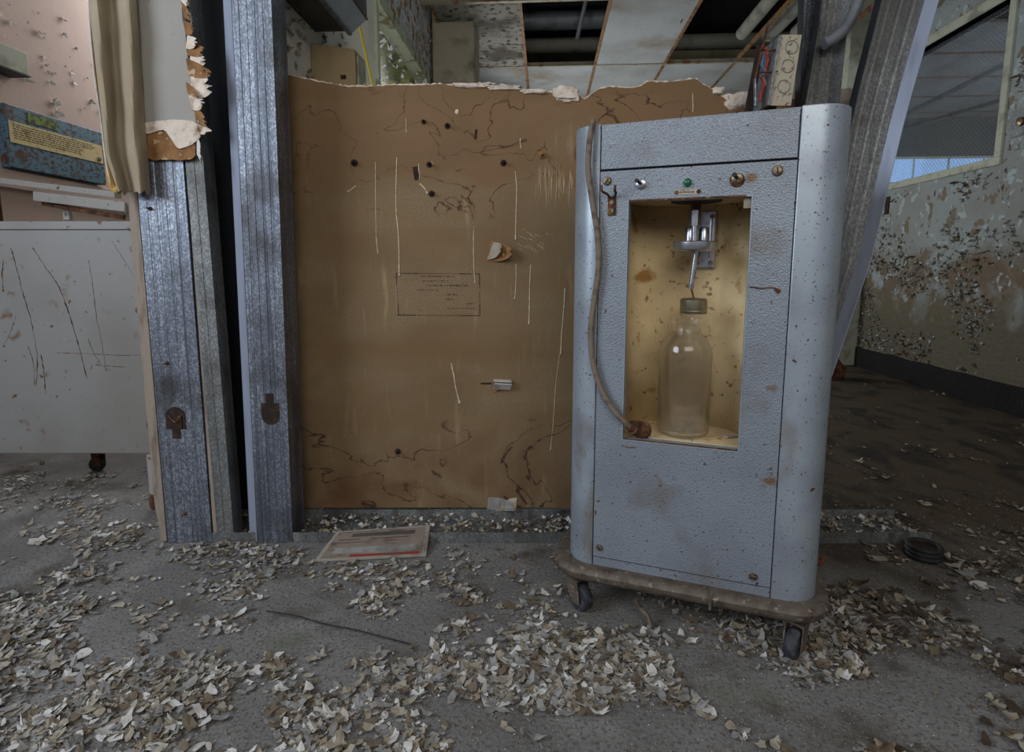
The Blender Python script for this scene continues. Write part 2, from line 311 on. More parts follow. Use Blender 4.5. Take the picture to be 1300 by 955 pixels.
# far wall
mb = MB()
for a, b, c, d in rects_minus(LATL, LATR, 0, 3.2, []): mb.b2((a, FAR, c), (b, FAR + .1, d))
struct(mb.build('wall_back', 'yellow_wall', M4=RM))
# right wall with the wired-glass window
q = atLat(1264, 200, LATR); R0 = q.y; SILL = q.z
R1 = 5.05; HEAD = 2.46
mb = MB()
for a, b, c, d in rects_minus(.3, FAR, 0, 3.2, [(R0, R1, SILL, HEAD)]): mb.b2((LATR, a, c), (LATR + .12, b, d))
wall_right = struct(mb.build('wall_right', 'right_wall', M4=RM))
mb = MB()
mb.b2((LATR - .015, R0 - .05, SILL - .05), (LATR + .13, R1 + .05, SILL)); mb.b2((LATR - .015, R0 - .05, HEAD), (LATR + .13, R1 + .05, HEAD + .06))
mb.b2((LATR - .015, R0 - .05, SILL), (LATR + .13, R0, HEAD)); mb.b2((LATR - .015, R1, SILL), (LATR + .13, R1 + .05, HEAD))
win2 = struct(mb.build('window_2', 'sill', M4=RM, bevel=.004))
mb = MB(); mb.b2((LATR + .055, R0, SILL), (LATR + .061, R1, HEAD)); mb.build('pane', 'glass', win2, M4=RM)
mb = MB(); hgt = HEAD - SILL; ln = R1 - R0
k = -hgt
while k < ln:                                                  # diagonal wires inside the glass
    for sgn in (1, -1):
        s0 = max(0, k); s1 = min(ln, k + hgt); z0 = s0 - k; z1 = s1 - k
        if sgn < 0: z0, z1 = hgt - z0, hgt - z1
        p0 = Vector((LATR + .064, R0 + s0, SILL + z0)); p1 = Vector((LATR + .064, R0 + s1, SILL + z1))
        n = Vector((0, -(p1 - p0).z, (p1 - p0).y)).normalized() * .0006; e = Vector((.0012, 0, 0))
        mb.add([p0 - n, p0 + n, p1 + n, p1 - n, p0 - n + e, p0 + n + e, p1 + n + e, p1 - n + e], [(0, 1, 2, 3), (7, 6, 5, 4), (0, 4, 5, 1), (1, 5, 6, 2), (2, 6, 7, 3), (3, 7, 4, 0)])
    k += .030
o = mb.build('wire_mesh', 'wire', win2, M4=RM); o['kind'] = 'stuff'
# black rotten baseboard, lumpy upper edge
mb = MB(); n = 60; y0, y1 = .5, FAR; prev = None
for i in range(n + 1):
    y = y0 + (y1 - y0) * i / n; t = .02 + .012 * noise.noise((y * 7, 0, 0)); z = .17 + .02 * noise.noise((y * 5, 3, 0))
    ring = [(LATR - .001, y, 0), (LATR - t, y, 0), (LATR - t, y, z), (LATR - .001, y, z)]
    base = len(mb.v); mb.v += [Vector(p) for p in ring]
    if i:
        for j in range(4): mb.f.append([base - 4 + j, base - 4 + (j + 1) % 4, base + (j + 1) % 4, base + j]); mb.m.append(0)
struct(mb.build('baseboard_right', 'rot', M4=RM))
# pilaster at the far end of the right wall and column by the left window
mb = MB(); mb.b2((2.50, 5.0, 0), (LATR - .002, 5.35, 3.2)); struct(mb.build('trim_1', 'sill', M4=RM, bevel=.01), 'pale pilaster at the far end of the right wall')
mb = MB(); mb.b2((-.85, 4.28, 0), (-.535, 4.6, 3.19)); struct(mb.build('trim_2', 'column_wall', M4=RM, bevel=.012), 'beige flaking column behind the partition')
# ceiling: dark slab, tiles, tees, pipes
mb = MB(); mb.b2((LATL - .1, 1.95, 3.2), (7.2, 9.2, 3.3)); ceiling = struct(mb.build('ceiling', 'slab', M4=RM))
T = .61
x0 = atLat(775, 0, 0).x if False else None
lat_lines = []
for px in (660 - 5, 775, 890):                                    # side tees cross y=0 here
    r = ray(px, 0); t = (CZ - H) / r.z; lat_lines.append(r.x * t * math.cos(PHI) - r.y * t * math.sin(PHI))
LA = lat_lines[1]
xs = [LA + T * k for k in range(-2, 6)]
r = ray(800, 82); t = (CZ - H) / r.z; DY = r.x * t * math.sin(PHI) + r.y * t * math.cos(PHI)
ys = [DY - 2.44, DY - 1.22, DY, DY + 1.22]
tee = MB().b2((LATL, -.012, 0), (LATR, .012, .004)); 
for yv in ys[1:]:
    mb = MB(); mb.b2((LATL, yv - .014, CZ - .003), (LATR, yv + .014, CZ + .001)); mb.b2((LATL, yv - .003, CZ + .001), (LATR, yv + .003, CZ + .035)); mb.build('main_tee', 'tee', ceiling, M4=RM)
for j in range(3):
    for xv in xs:
        if not (LATL < xv < LATR): continue
        if j == 0 and xv < 1: continue
        mb = MB(); mb.b2((xv - .012, ys[j] + .015, CZ - .003), (xv + .012, ys[j + 1] - .015, CZ + .001)); mb.b2((xv - .003, ys[j] + .015, CZ + .001), (xv + .003, ys[j + 1] - .015, CZ + .03))
        mb.build('cross_tee', 'tee_rust', ceiling, M4=RM)
miss = {(1, 1), (1, 3), (1, 4), (1, 5)}
for j in range(1, 3):
    for i in range(-1, 7):
        a = max(LATL + .005, (xs[0] - T if i < 0 else xs[i]) + .006); b = min(LATR - .005, (xs[i + 1] if i + 1 < len(xs) else LATR) - .006)
        if b - a < .08 or (j, i) in miss: continue
        mb = MB(); mb.b2((a, ys[j] + .006, CZ + .002), (b, ys[j + 1] - .006, CZ + .017))
        mb.build('ceiling_tile', 'tile_dirty' if (j == 1 and i <= 0) else 'tile', ceiling, M4=RM)
pl = [((LATL, 5.6, 2.97), (LATR - .02, 5.6, 2.97), .07, 'pipe'), ((LATL, 5.3, 3.07), (1.0, 5.3, 3.07), .08, 'duct'), ((LATL, 4.9, 3.10), (1.0, 4.9, 3.10), .05, 'duct')]
for p0, p1, r_, m_ in pl:
    mb = MB().tube([p0, ((p0[0] + p1[0]) / 2, p0[1], p0[2]), p1], r_, 14)
    tag(mb.build('ceiling_pipe', m_, smooth=True, M4=RM), {'pipe': 'thick lagged pipe crossing above the missing ceiling tiles', 'duct': 'dark round duct above the gap left of the hanging tile' if p0[1] > 5.0 else 'nearest dark pipe above the ceiling gap'}[m_], 'pipe', None)
for dxp, rr in ((0, .05), (.22, .07), (.45, .06)):
    mb = MB().tube([(1.62 + dxp, 3.6, 2.80), (1.62 + dxp, 4.2, 2.80), (1.62 + dxp, 5.0, 2.80)], rr, 14)
    tag(mb.build('overhead_pipe', 'pipe', smooth=True, M4=RM), ['leftmost', 'middle', 'rightmost'][[0, .22, .45].index(dxp)] + ' of three pipes running back above the ceiling at right', 'pipe')
p0 = RW(.30, 4.4, 2.70); mb = MB().tube([RW(.23, 4.55, 2.62), RW(.36, 4.1, 3.1)], .016, 8)
tag(mb.build('slanting_rod', 'duct', smooth=True), 'thin grey slanting rod in the ceiling gap', 'rod')
p = RW(1.02, 4.35, 2.45); mb = MB().tube([p + Vector((.02, 0, .7)), p + Vector((.01, 0, .3)), p + Vector((-.02, 0, .25)), p + Vector((-.05, .0, .18))], .004, 6)
tag(mb.build('hanging_wire', 'black'), 'thin wire hanging from the gap beside the ceiling pipe', 'wire')
# neighbouring room behind the wired glass
mb = MB()
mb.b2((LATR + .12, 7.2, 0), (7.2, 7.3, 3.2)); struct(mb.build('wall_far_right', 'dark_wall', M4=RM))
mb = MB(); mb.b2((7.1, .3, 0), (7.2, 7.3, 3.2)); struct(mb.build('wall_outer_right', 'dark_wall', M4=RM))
sx = [LATR + .13 + 1.22 * k for k in range(4)]; sy = [4.5, 5.11, 5.72, 6.33, 6.94, 7.19]
for j in range(5):
    mb = MB(); mb.b2((sx[0], sy[j] - .015, CZ - .004), (7.1, sy[j] + .015, CZ + .001)); mb.build('main_tee', 'tee_rust', ceiling, M4=RM)
    for i in range(3):
        mb = MB(); mb.b2((sx[i] + .01, sy[j] + .005, CZ + .002), (min(sx[i + 1], 7.1) - .01, sy[j + 1] - .005, CZ + .016)); mb.build('ceiling_tile', 'tile', ceiling, M4=RM)
mb = MB(); mb.b2((3.6, 7.17, 1.87), (6.9, 7.199, 2.20)); w3 = struct(mb.build('glare_strip', 'sill', M4=RM))  # made-up glowing strip, imitates glare on the wired glass above its sill
for k in range(8):
    mb = MB(); mb.b2((3.65 + k * .4, 7.16, 1.90), (4.02 + k * .4, 7.169, 2.17)); mb.build('pane', 'glare_pane', w3, M4=RM)
for k, (a, b) in enumerate(((atZ(1120, 160, 2.42), atZ(1300, 70, 2.42)), (atZ(1130, 168, 2.5), atZ(1290, 122, 2.5)))):
    mb = MB().tube([a, (a + b) / 2, b], .022, 10); tag(mb.build('room_tube', 'duct', smooth=True), ['upper', 'lower'][k] + ' dark slanting tube crossing under the ceiling behind the wired glass', 'pipe')  # thin dark slanting tubes below the neighbouring ceiling
# ================================================================== PARTITION
YT = 1.63; YB = 1.80
par = thing('partition', 'half stripped stud partition with brown board and galvanised steel studs', 'partition', (0, YB, 0))
def inP(o): return o
OFF = Matrix.Translation((0, -YB, 0))
# floor track: base with front and back flange, shown end on at the right
def track(x0, x1, bend=0):
    mb = MB()
    mb.b2((x0, YT, 0.0005), (x1, YB + .0, .003)); mb.b2((x0, YT - .0012, 0), (x1, YT + .0012, .035)); mb.b2((x0, YB - .006, 0), (x1, YB - .003, .035))
    return mb
track(-1.05, 1.31).build('floor_track', 'galv_dull', par, M4=OFF)
def Bp(px, py, y=YB): return atY(px, py, y)
prof = [(300, 92), (352, 92), (375, 97), (400, 103), (440, 110), (470, 110), (500, 108), (530, 108), (560, 107), (590, 110), (605, 107), (620, 105), (650, 111), (690, 118), (715, 117), (735, 121), (742, 127), (752, 118), (762, 113), (775, 110), (800, 112), (812, 110), (822, 104), (850, 104), (872, 101), (884, 100), (890, 106), (900, 110), (912, 120), (925, 128), (940, 122), (958, 119), (975, 120), (990, 127), (1030, 124), (1076, 128)]
def topz(px):
    for (a, b), (c, d) in zip(prof, prof[1:]):
        if a <= px <= c: return b + (d - b) * (px - a) / (c - a)
    return prof[-1][1]
def slab(y0, y1, px0, px1, dz, jit, step=4):
    mb = MB(); pts = []; px = px0
    while px <= px1:
        p = atY(px, topz(px), YB); pts.append((p.x, p.z + dz + random.uniform(-jit, jit))); px += step
    n = len(pts)
    vs = [];
    for x, z in pts: vs += [(x, y0, .04), (x, y0, z), (x, y1, z), (x, y1, .04)]
    fs = []
    for i in range(n - 1):
        for j in range(4): fs.append((4 * i + j, 4 * i + (j + 1) % 4, 4 * i + 4 + (j + 1) % 4, 4 * i + 4 + j))
    fs += [(0, 1, 2, 3), (4 * n - 4, 4 * n - 1, 4 * n - 2, 4 * n - 3)]
    return mb.add(vs, fs)
bd = slab(YB, YB + .003, 318, 1076, 0, .0015).build('brown_board', 'board', par, M4=OFF)
bd['label'] = 'brown paper back of the wallboard with stains and a faint stamp'
slab(YB + .0032, YB + .015, 318, 1076, .004, .003, 3).build('plaster_core', 'gypsum', par, M4=OFF)
def lump(c, d, rough_=.3, seg=(14, 8), mat_='gypsum', name='plaster_lump', parent=None, M4=OFF):
    mb = MB(); vs = []; sx_, sz_ = seg
    for j in range(sz_ + 1):
        for i in range(sx_):
            a = 2 * math.pi * i / sx_; b = math.pi * j / sz_
            p = Vector((math.cos(a) * math.sin(b), math.sin(a) * math.sin(b), math.cos(b)))
            k = 1 + rough_ * noise.noise(p * 2.3 + Vector(c) * 9)
            p = Vector([math.copysign(abs(v) ** .7, v) for v in p])
            vs.append(Vector(c) + Vector((p.x * d[0], p.y * d[1], p.z * d[2])) * k)
    fs = [(j * sx_ + i, j * sx_ + (i + 1) % sx_, (j + 1) * sx_ + (i + 1) % sx_, (j + 1) * sx_ + i) for j in range(sz_) for i in range(sx_)]
    mb.add(vs, fs); return mb.build(name, mat_, parent, smooth=True, M4=M4)
for px, py, wd, ht in ((719, 120, 17, 9), (940, 128, 22, 10), (962, 124, 18, 8), (911, 116, 8, 5), (1068, 122, 14, 10), (1052, 128, 10, 8), (640, 112, 22, 3), (600, 109, 26, 3), (678, 117, 16, 3)):
    c = Bp(px, py, YB + .002); lump(c, (wd * .0025, .012, ht * .0025), .5, parent=par)
# drips of pale paint on the board
drips = [((504, 200), (503, 260), (506, 300), (507, 350), 2.0), ((476, 206), (477, 270), (478, 300), (480, 322), 1.3), ((654, 218), (656, 240), (655, 270), (655, 304), 1.6),
         ((601, 288), (601, 320), (602, 345), (603, 360), 1.3), ((674, 336), (673, 360), (672, 385), (672, 412), 1.6), ((573, 461), (577, 478), (579, 495), (584, 512), 2.6),
         ((717, 366), (716, 395), (713, 425), (712, 450), 1.8), ((711, 450), (706, 490), (702, 540), (699, 572), 1.0), ((655, 335), (655, 350), (655, 365), (654, 380), 1.3),
         ((516, 150), (516, 160), (516, 165), (516, 168), 1.2), ((661, 176), (661, 182), (661, 186), (661, 188), 2.2), ((880, 118), (880, 126), (880, 135), (880, 142), 1.4),
         ((441, 244), (446, 241), (449, 238), (452, 236), 1.8), ((533, 233), (538, 238), (541, 242), (543, 246), 2.8), ((532, 208), (532, 215), (533, 222), (533, 228), 1.5), ((548, 205), (549, 207), (549, 208), (549, 210), 1.5)]
for *ps, wd in drips:
    path = smoothpath([Bp(x + random.uniform(-.6, .6), y, YB - .0005) for x, y in ps], 5)
    rs = [wd * .00125 * (.6 + .6 * abs(noise.noise(p * 60)) + (.5 if i > len(path) - 3 else 0)) for i, p in enumerate(path)]
    MB().tube(path, rs, 6, flat=1).build('paint_drip', 'drip', par, smooth=True, M4=OFF)
lump(Bp(580, 142, YB), (.006, .003, .007), .3, (8, 6), 'drip', 'paint_drip', par)
# screws that poke through, knots and slots
for px, py, r_ in ((450, 207, .011), (545, 209, .009), (639, 207, .010), (548, 246, .010), (538, 155, .007), (505, 573, .010), (688, 197, .012), (568, 160, .009)):
    c = Bp(px, py, YB); mb = MB(); mb.lathe([(r_, 0), (r_, .003), (r_ * .45, .006), (r_ * .4, .022), (r_ * .2, .026)], (c.x, c.y - .0002, c.z), 10, 'y'); mb.build('wall_anchor', 'cut' if py != 197 else 'paper_brown', par, smooth=True, M4=OFF)
for px, py, w_, h_, a in ((604, 170, 2.5, 11, .1), (528, 220, 6, 16, -.15), (617, 487, 14, 2, 0)):
    c = Bp(px, py, YB - .0012); MB().box(c, (w_ * .0025, .002, h_ * .0025), rotm(0, a, 0)).build('slot', 'cut', par, M4=OFF)
# stamped rectangle with faint lines of print
s0 = Bp(503, 347); s1 = Bp(609, 400); mb = MB(); y = YB - .0006
for a, b in (((s0.x, s0.z), (s1.x, s0.z - .002)), ((s0.x, s1.z), (s1.x, s1.z - .002)), ((s0.x, s0.z), (s0.x + .004, s1.z)), ((s1.x, s0.z), (s1.x, s1.z))):
    p0 = Vector((a[0], y, a[1])); p1 = Vector((b[0], y, b[1])); L_ = (p1 - p0).length; ang = math.atan2(p1.z - p0.z, p1.x - p0.x); n = int(L_ / .006)
    for i in range(n):
        k = (i + .5) / n; edge = min(k, 1 - k)
        th = .0028 if edge < .28 else .0012
        if random.random() < .92 : mb.box(p0.lerp(p1, k), (L_ / n * 1.02, .0006, th * random.uniform(.6, 1.2)), rotm(0, -ang, 0))
for row, (r0, r1, ht) in enumerate(((.3, .68, .004), (.32, .62, .003), (.38, .88, .005), (.25, .5, .003), (.6, .72, .005), (.6, .7, .005), (.85, .95, .005), (.62, .95, .003))):
    z = s0.z - .010 - row * .0148; x = s0.x + (s1.x - s0.x) * r0; xe = s0.x + (s1.x - s0.x) * r1
    while x < xe:
        w_ = random.uniform(.002, .006); mb.box((x, y, z + random.uniform(-.0005, .0005)), (w_, .0006, ht * random.uniform(.4, 1))); x += w_ + random.uniform(.002, .005)
o = mb.build('ink_stamp', 'ink', par, M4=OFF); o['label'] = 'faint stamped rectangle with illegible print'
# pale scuffs
def patch(name, pts, y, m, parent, wob=.3, thick=.001, M4=OFF):
    c = sum((Vector(p) for p in pts), Vector()) / len(pts); sp = smoothpath(pts + [pts[0]], 4)[:-1]
    sp = [p + (p - c) * random.uniform(-wob, wob) * .3 for p in sp]; n = len(sp)
    return MB().add([(p.x, y, p.z) for p in sp] + [(p.x, y - thick, p.z) for p in sp], [list(range(n))[::-1], list(range(n, 2 * n))] + [(i, (i + 1) % n, n + (i + 1) % n, n + i) for i in range(n)]).build(name, m, parent, M4=M4)
for k in range(26):
    x = random.uniform(676, 726); y0 = 205 + random.uniform(0, 12) + abs(x - 700) * .3; y1 = random.uniform(240, 264)
    path = [Bp(x, y0, YB - .0002), Bp(x + random.uniform(-1, 1), (y0 + y1) / 2, YB - .0002), Bp(x + random.uniform(-2, 2), y1, YB - .0002)]
    MB().tube(path, [.0004, .0016, .0004], 4).build('scuff', 'scuff', par, M4=OFF)
for k in range(22):
    x = random.uniform(655, 694); y0 = random.uniform(286, 316)
    path = [Bp(x, y0, YB - .0002), Bp(x + random.uniform(3, 9), y0 + random.uniform(1, 6), YB - .0002)]
    MB().tube(path, [.0014, .0005], 4).build('scuff', 'scuff', par, M4=OFF)
# torn flaps of facing
def flap(name, a, b, c, curl, m, parent, n=7, M4=OFF, rag=.12):
    """sheet hinged on edge a-b, reaching to c, curled outwards"""
    a, b, c = Vector(a), Vector(b), Vector(c); hinge = b - a; reach = c - (a + b) / 2; nr = hinge.cross(reach).normalized()
    if nr.y > 0: nr = -nr
    rows = []
    for i in range(n + 1):
        t = i / n; ang = curl * t
        d = reach * (math.sin(ang) / ang if ang > .01 else 1) * t + nr * reach.length * ((1 - math.cos(ang)) / max(ang, .01)) * t
        row = []
        for j in range(n + 1):
            s_ = j / n; w_ = (1 - .55 * t * t); e = rag * hinge.length * noise.noise((s_ * 4, t * 4, a.x * 30))
            row.append(a + hinge * (.5 + (s_ - .5) * w_) + d * (1 + rag * 1.5 * noise.noise((s_ * 5, 7, a.z * 20)) * t) + nr * (abs(e) * t * .6 + .001))
        rows.append(row)
    vs = [p for r_ in rows for p in r_]; th = nr * .0015; k = len(vs); w1 = n + 1
    vs2 = vs + [p - th for p in vs]; fs = []
    for i in range(n):
        for j in range(n):
            q = (i * w1 + j, i * w1 + j + 1, (i + 1) * w1 + j + 1, (i + 1) * w1 + j); fs.append(q); fs.append(tuple(k + z for z in q[::-1]))
    edge = [j for j in range(w1)] + [i * w1 + n for i in range(1, w1)] + [n * w1 + j for j in range(n - 1, -1, -1)] + [i * w1 for i in range(n - 1, 0, -1)]
    for e0, e1 in zip(edge, edge[1:] + edge[:1]): fs.append((e0, e1, k + e1, k + e0))
    mb = MB().add(vs2, fs)
    if isinstance(m, (list, tuple)):
        nf = n * n
        for i in range(len(mb.f)): mb.m[i] = 0 if (i < 2 * nf and i % 2 == 0) else 1
    return mb.build(name, m, parent, smooth=True, M4=M4)
flap('torn_flap', Bp(619, 332), Bp(622, 306), Bp(652, 322), .9, ['paper_brown', 'gypsum'], par)
flap('torn_flap', Bp(618, 330, YB - .004), Bp(626, 308, YB - .004), Bp(641, 318, YB - .004), 1.4, ['chip_tan', 'gypsum'], par)
mb = MB(); c = Bp(638, 491, YB - .02); mb.box(c, (.058, .004, .03), rotm(.7, .08, .15)); mb.box(c + Vector((.0, .006, .018)), (.06, .024, .003), rotm(.1, .08, .1)); mb.build('bent_clip', 'chip_white', par, bevel=.001, M4=OFF)
flap('torn_flap', Bp(625, 499), Bp(627, 481), Bp(636, 488), 1.2, 'paper_brown', par)
flap('torn_flap', Bp(618, 650), Bp(620, 632), Bp(656, 638), .8, ['chip_grey', 'gypsum'], par)
flap('torn_flap', Bp(655, 648), Bp(656, 632), Bp(632, 640), .8, ['gypsum', 'chip_grey'], par)
# studs: ribbed C section, web towards us
def stud_outline(x0, x1, yf, depth, ribs=4, lip=.01, t=.0016, rib=.0016):
    w_ = x1 - x0; front = [(x0, yf)]
    for k in range(ribs):
        c = x0 + w_ * (k + 1) / (ribs + 1); h_ = w_ * .035
        front += [(c - h_, yf), (c - h_ * .5, yf + rib), (c + h_ * .5, yf + rib), (c + h_, yf)]
    front += [(x1, yf)]
    outer = front + [(x1, yf + depth), (x1 - lip, yf + depth), (x1 - lip, yf + depth - t), (x1 - t, yf + depth - t)]
    inner = [(x1 - t, yf + t)] + [(x, y + t) for x, y in front[-2:0:-1]] + [(x0 + t, yf + t), (x0 + t, yf + depth - t), (x0 + lip, yf + depth - t), (x0 + lip, yf + depth), (x0, yf + depth)]
    return outer + inner
def stud(x0, x1, yf, depth, z1, m='galv', lean=(0, 0), name='stud', parent=None, z0=.004, ribs=4, lab=None):
    pol = stud_outline(x0, x1, yf, depth, ribs)
    n = len(pol); vs = [(x, y, z0) for x, y in pol] + [(x + lean[0] * (z1 - z0), y + lean[1] * (z1 - z0), z1) for x, y in pol]
    mb = MB(); mb.add(vs, [(i, (i + 1) % n, n + (i + 1) % n, n + i) for i in range(n)])
    o = mb.build(name, m, parent, M4=OFF)
    if lab: o['label'] = lab
    return o
XA0, XA1 = atY(214, 685, YT).x, atY(270, 690, YT).x
XB0, XB1 = atY(316, 685, YT - .003).x, atY(371, 680, YT - .003).x
YF = YT - .003
stA = stud(XA0, XA1, YF, .05, 2.5, lean=(-.002, 0), parent=par, lab='wide galvanised stud with round topped cutout at left')
mb = MB(); mb.b2((XA1 + .004, YF + .004, .005), (XA1 + .016, YF + .05, 1.5)); mb.build('board_edge', 'paint_edge', par, M4=OFF)
XC0, XC1 = XA1 + .017, atY(297, 680, YT).x
stud(XC0, XC1, YF + .002, .06, 2.5, 'galv_dull', lean=(-.012, 0), parent=par, ribs=1)
XF0 = atY(313, 650, YT).x
XB0 = atY(326, 680, YT - .003).x
stB = stud(XB0, XB1, YF, .10, 2.5, lean=(.014, 0), parent=par, lab='tall shiny galvanised stud beside the brown board')
# flange on its left, angled back; paler because light is put into its colour
mb = MB(); L0 = 2.5
vs = [(XB0 + .0005, YF - .0015, .004), (XB0 + .0005, YF + .0005, .004), (XB0 - .030, YF + .022, .004), (XB0 - .032, YF + .020, .004)]
vs += [(x + .014 * L0 - .0, y, L0) for x, y, _ in vs]; mb.add(vs, [(0, 1, 5, 4), (1, 2, 6, 5), (2, 3, 7, 6), (3, 0, 4, 7), (0, 3, 2, 1), (4, 5, 6, 7)]); mb.build('stud_flange', 'flange_lit', par, M4=OFF)
# near-black stud and backing board at the back of the cavity
stud(XC1 + .004, XB0 - .02, YB - .05, .04, 2.5, 'galv_dark', parent=par, ribs=1, lean=(.001, 0), lab='near-black stud at the back of the narrow gap')
mb = MB(); mb.b2((XA0 - .02, YB + .002, .002), (atY(318, 400, YB).x, YB + .014, 2.5)); mb.build('backing_board', 'galv_dark', par, M4=OFF)  # shade inside the stud cavity painted into the near-black board
mb = MB(); mb.b2((atY(318, 400, YB).x, YB + .004, 1.42), (atY(352, 100, YB).x, YB + .014, 2.5)); mb.build('backing_board', 'peel', par, M4=OFF)
# painted board edge strip left of stud A
mb = MB(); n = 40; prev = None
for i in range(n + 1):
    z = .01 + 1.28 * i / n; w_ = .028 + .004 * noise.noise((z * 14, 1, 0)) - (.008 if z < .1 else 0); xr = XA0 - .003
    base = len(mb.v); mb.v += [Vector(p) for p in ((xr - w_, YF - .002, z), (xr, YF - .002, z), (xr, YB, z), (xr - w_, YB, z))]
    if i:
        for j in range(4): mb.f.append([base - 4 + j, base - 4 + (j + 1) % 4, base + (j + 1) % 4, base + j]); mb.m.append(0)
mb.f += [[0, 1, 2, 3], [len(mb.v) - 1, len(mb.v) - 2, len(mb.v) - 3, len(mb.v) - 4]]; mb.m += [0, 0]
mb.build('board_edge', 'paint_edge', par, M4=OFF)
# keyhole cutouts and screw holes in the studs (recess plates)
def keyhole(px, py, down, w_=.030):
    c = atY(px, py, YF - .0008); pts = []
    s_ = -1 if down else 1
    for k in range(13):
        a = math.pi * k / 12 ; pts.append((math.cos(a) * w_, .018 + math.sin(a) * w_))
    pts += [(-w_, -.022), (-w_ * .45, -.022), (-w_ * .45, -.052), (w_ * .45, -.052), (w_ * .45, -.022), (w_, -.022)]
    n = len(pts); P_ = [(c.x + x, c.z - s_ * -y if not down else c.z + y) for x, y in pts]
    if not down: P_ = [(c.x + x, c.z - y) for x, y in pts]
    mb = MB().add([(x, YF - .0012, z) for x, z in P_] + [(x, YF + .0005, z) for x, z in P_], [list(range(n)), list(range(n, 2 * n))[::-1]] + [(i, (i + 1) % n, n + (i + 1) % n, n + i) for i in range(n)])
    o = mb.build('keyhole_cutout', 'cut', par, M4=OFF)
    # bent crumpled strip left inside the hole
    return c
c = keyhole(223, 536, True, .029); keyhole(343, 521, False, .027)
MB().tube(smoothpath([c + Vector((-.02, -.002, .02)), c + Vector((.005, -.006, .0)), c + Vector((.016, -.004, .02)), c + Vector((.018, -.002, -.02))]), .002, 5).build('rusty_strip', 'rust', par, M4=OFF)
for px, py in ((191, 265), (212, 461), (235, 652)):
    c = atY(px, py, YF); MB().lathe([(.006, 0), (.006, .002), (.0025, .004), (.002, .02)], (c.x, c.y, c.z), 8, 'y').build('screw', 'rust', par, M4=OFF)
# grey painted wallboard remnant in front of stud A with ragged edges
G0, G1 = atY(172, 0, YF - .014).x, atY(240, 60, YF - .014).x
def grey_board():
    yb_ = YF - .003; yf_ = yb_ - .012; mb = MB(); n = 50; vs = []
    zb = atY(200, 158, yf_).z; zt = 2.4
    for i in range(n + 1):
        z = zb + (zt - zb) * i / n
        py_equiv = z
        xr = atY(237, 60, yf_).x + .006 * noise.noise((z * 12, 0, 0)) + .004 * noise.noise((z * 45, 0, 0)) + (.012 if z < 1.40 else 0) - max(0, z - 1.4) * .02
        vs += [(XA0 - .07, yf_, z), (xr, yf_, z), (xr + .003, yb_, z), (XA0 - .07, yb_, z)]
    fs = [(4 * i + j, 4 * i + (j + 1) % 4, 4 * i + 4 + (j + 1) % 4, 4 * i + 4 + j) for i in range(n) for j in range(4)] + [(0, 1, 2, 3), (4 * n + 3, 4 * n + 2, 4 * n + 1, 4 * n)]
    mb.add(vs, fs); return mb.build('grey_board', 'grey_paint', par, M4=OFF)
g = grey_board(); g['label'] = 'grey painted wallboard remnant with torn edges'
def G(px, py, dy=.016): return atY(px, py, YF - dy)
# bottom torn zone
def blob(name, pts, m, dy, th=.004):
    return patch(name, [G(x, y, 0) for x, y in pts], YF - dy, m, par, .12, th)
blob('torn_paper', [(190, 168), (215, 160), (248, 162), (252, 190), (246, 203), (215, 204), (191, 201)], 'paper_brown', .008, .006)
blob('torn_paper', [(189, 158), (215, 155), (250, 156), (258, 175), (248, 185), (232, 190), (222, 178), (212, 167), (190, 172)], 'gypsum', .0155, .003)
for a, b, c_, m in (((236, 104), (238, 118), (262, 128), ['paper_brown', 'gypsum']), ((240, 122), (243, 140), (270, 136), ['gypsum', 'paper_brown']), ((233, 26), (236, 44), (252, 40), ['paper_brown', 'gypsum']), ((236, 74), (240, 96), (276, 98), ['paper_brown', 'gypsum']), ((238, 45), (236, 62), (258, 58), ['gypsum', 'paper_brown']), ((240, 52), (238, 70), (266, 70), ['paper_brown', 'gypsum']), ((242, 66), (241, 84), (268, 82), ['gypsum', 'paper_brown']),
                    ((243, 92), (241, 124), (284, 116), ['gypsum', 'paper_brown']), ((244, 84), (244, 100), (266, 92), ['paper_brown', 'gypsum']), ((246, 135), (249, 156), (271, 160), ['paper_brown', 'gypsum']),
                    ((249, 152), (252, 170), (272, 168), ['gypsum', 'paper_brown']), ((250, 172), (250, 196), (262, 205), ['chip_white', 'paper_brown']), ((230, 2), (234, 22), (247, 24), ['paper_brown', 'gypsum']), ((226, -14), (232, 6), (244, 8), ['gypsum', 'paper_brown'])):
    flap('torn_flap', G(*b), G(*a), G(*c_), random.uniform(.7, 1.2), m, par, n=6, rag=.40)
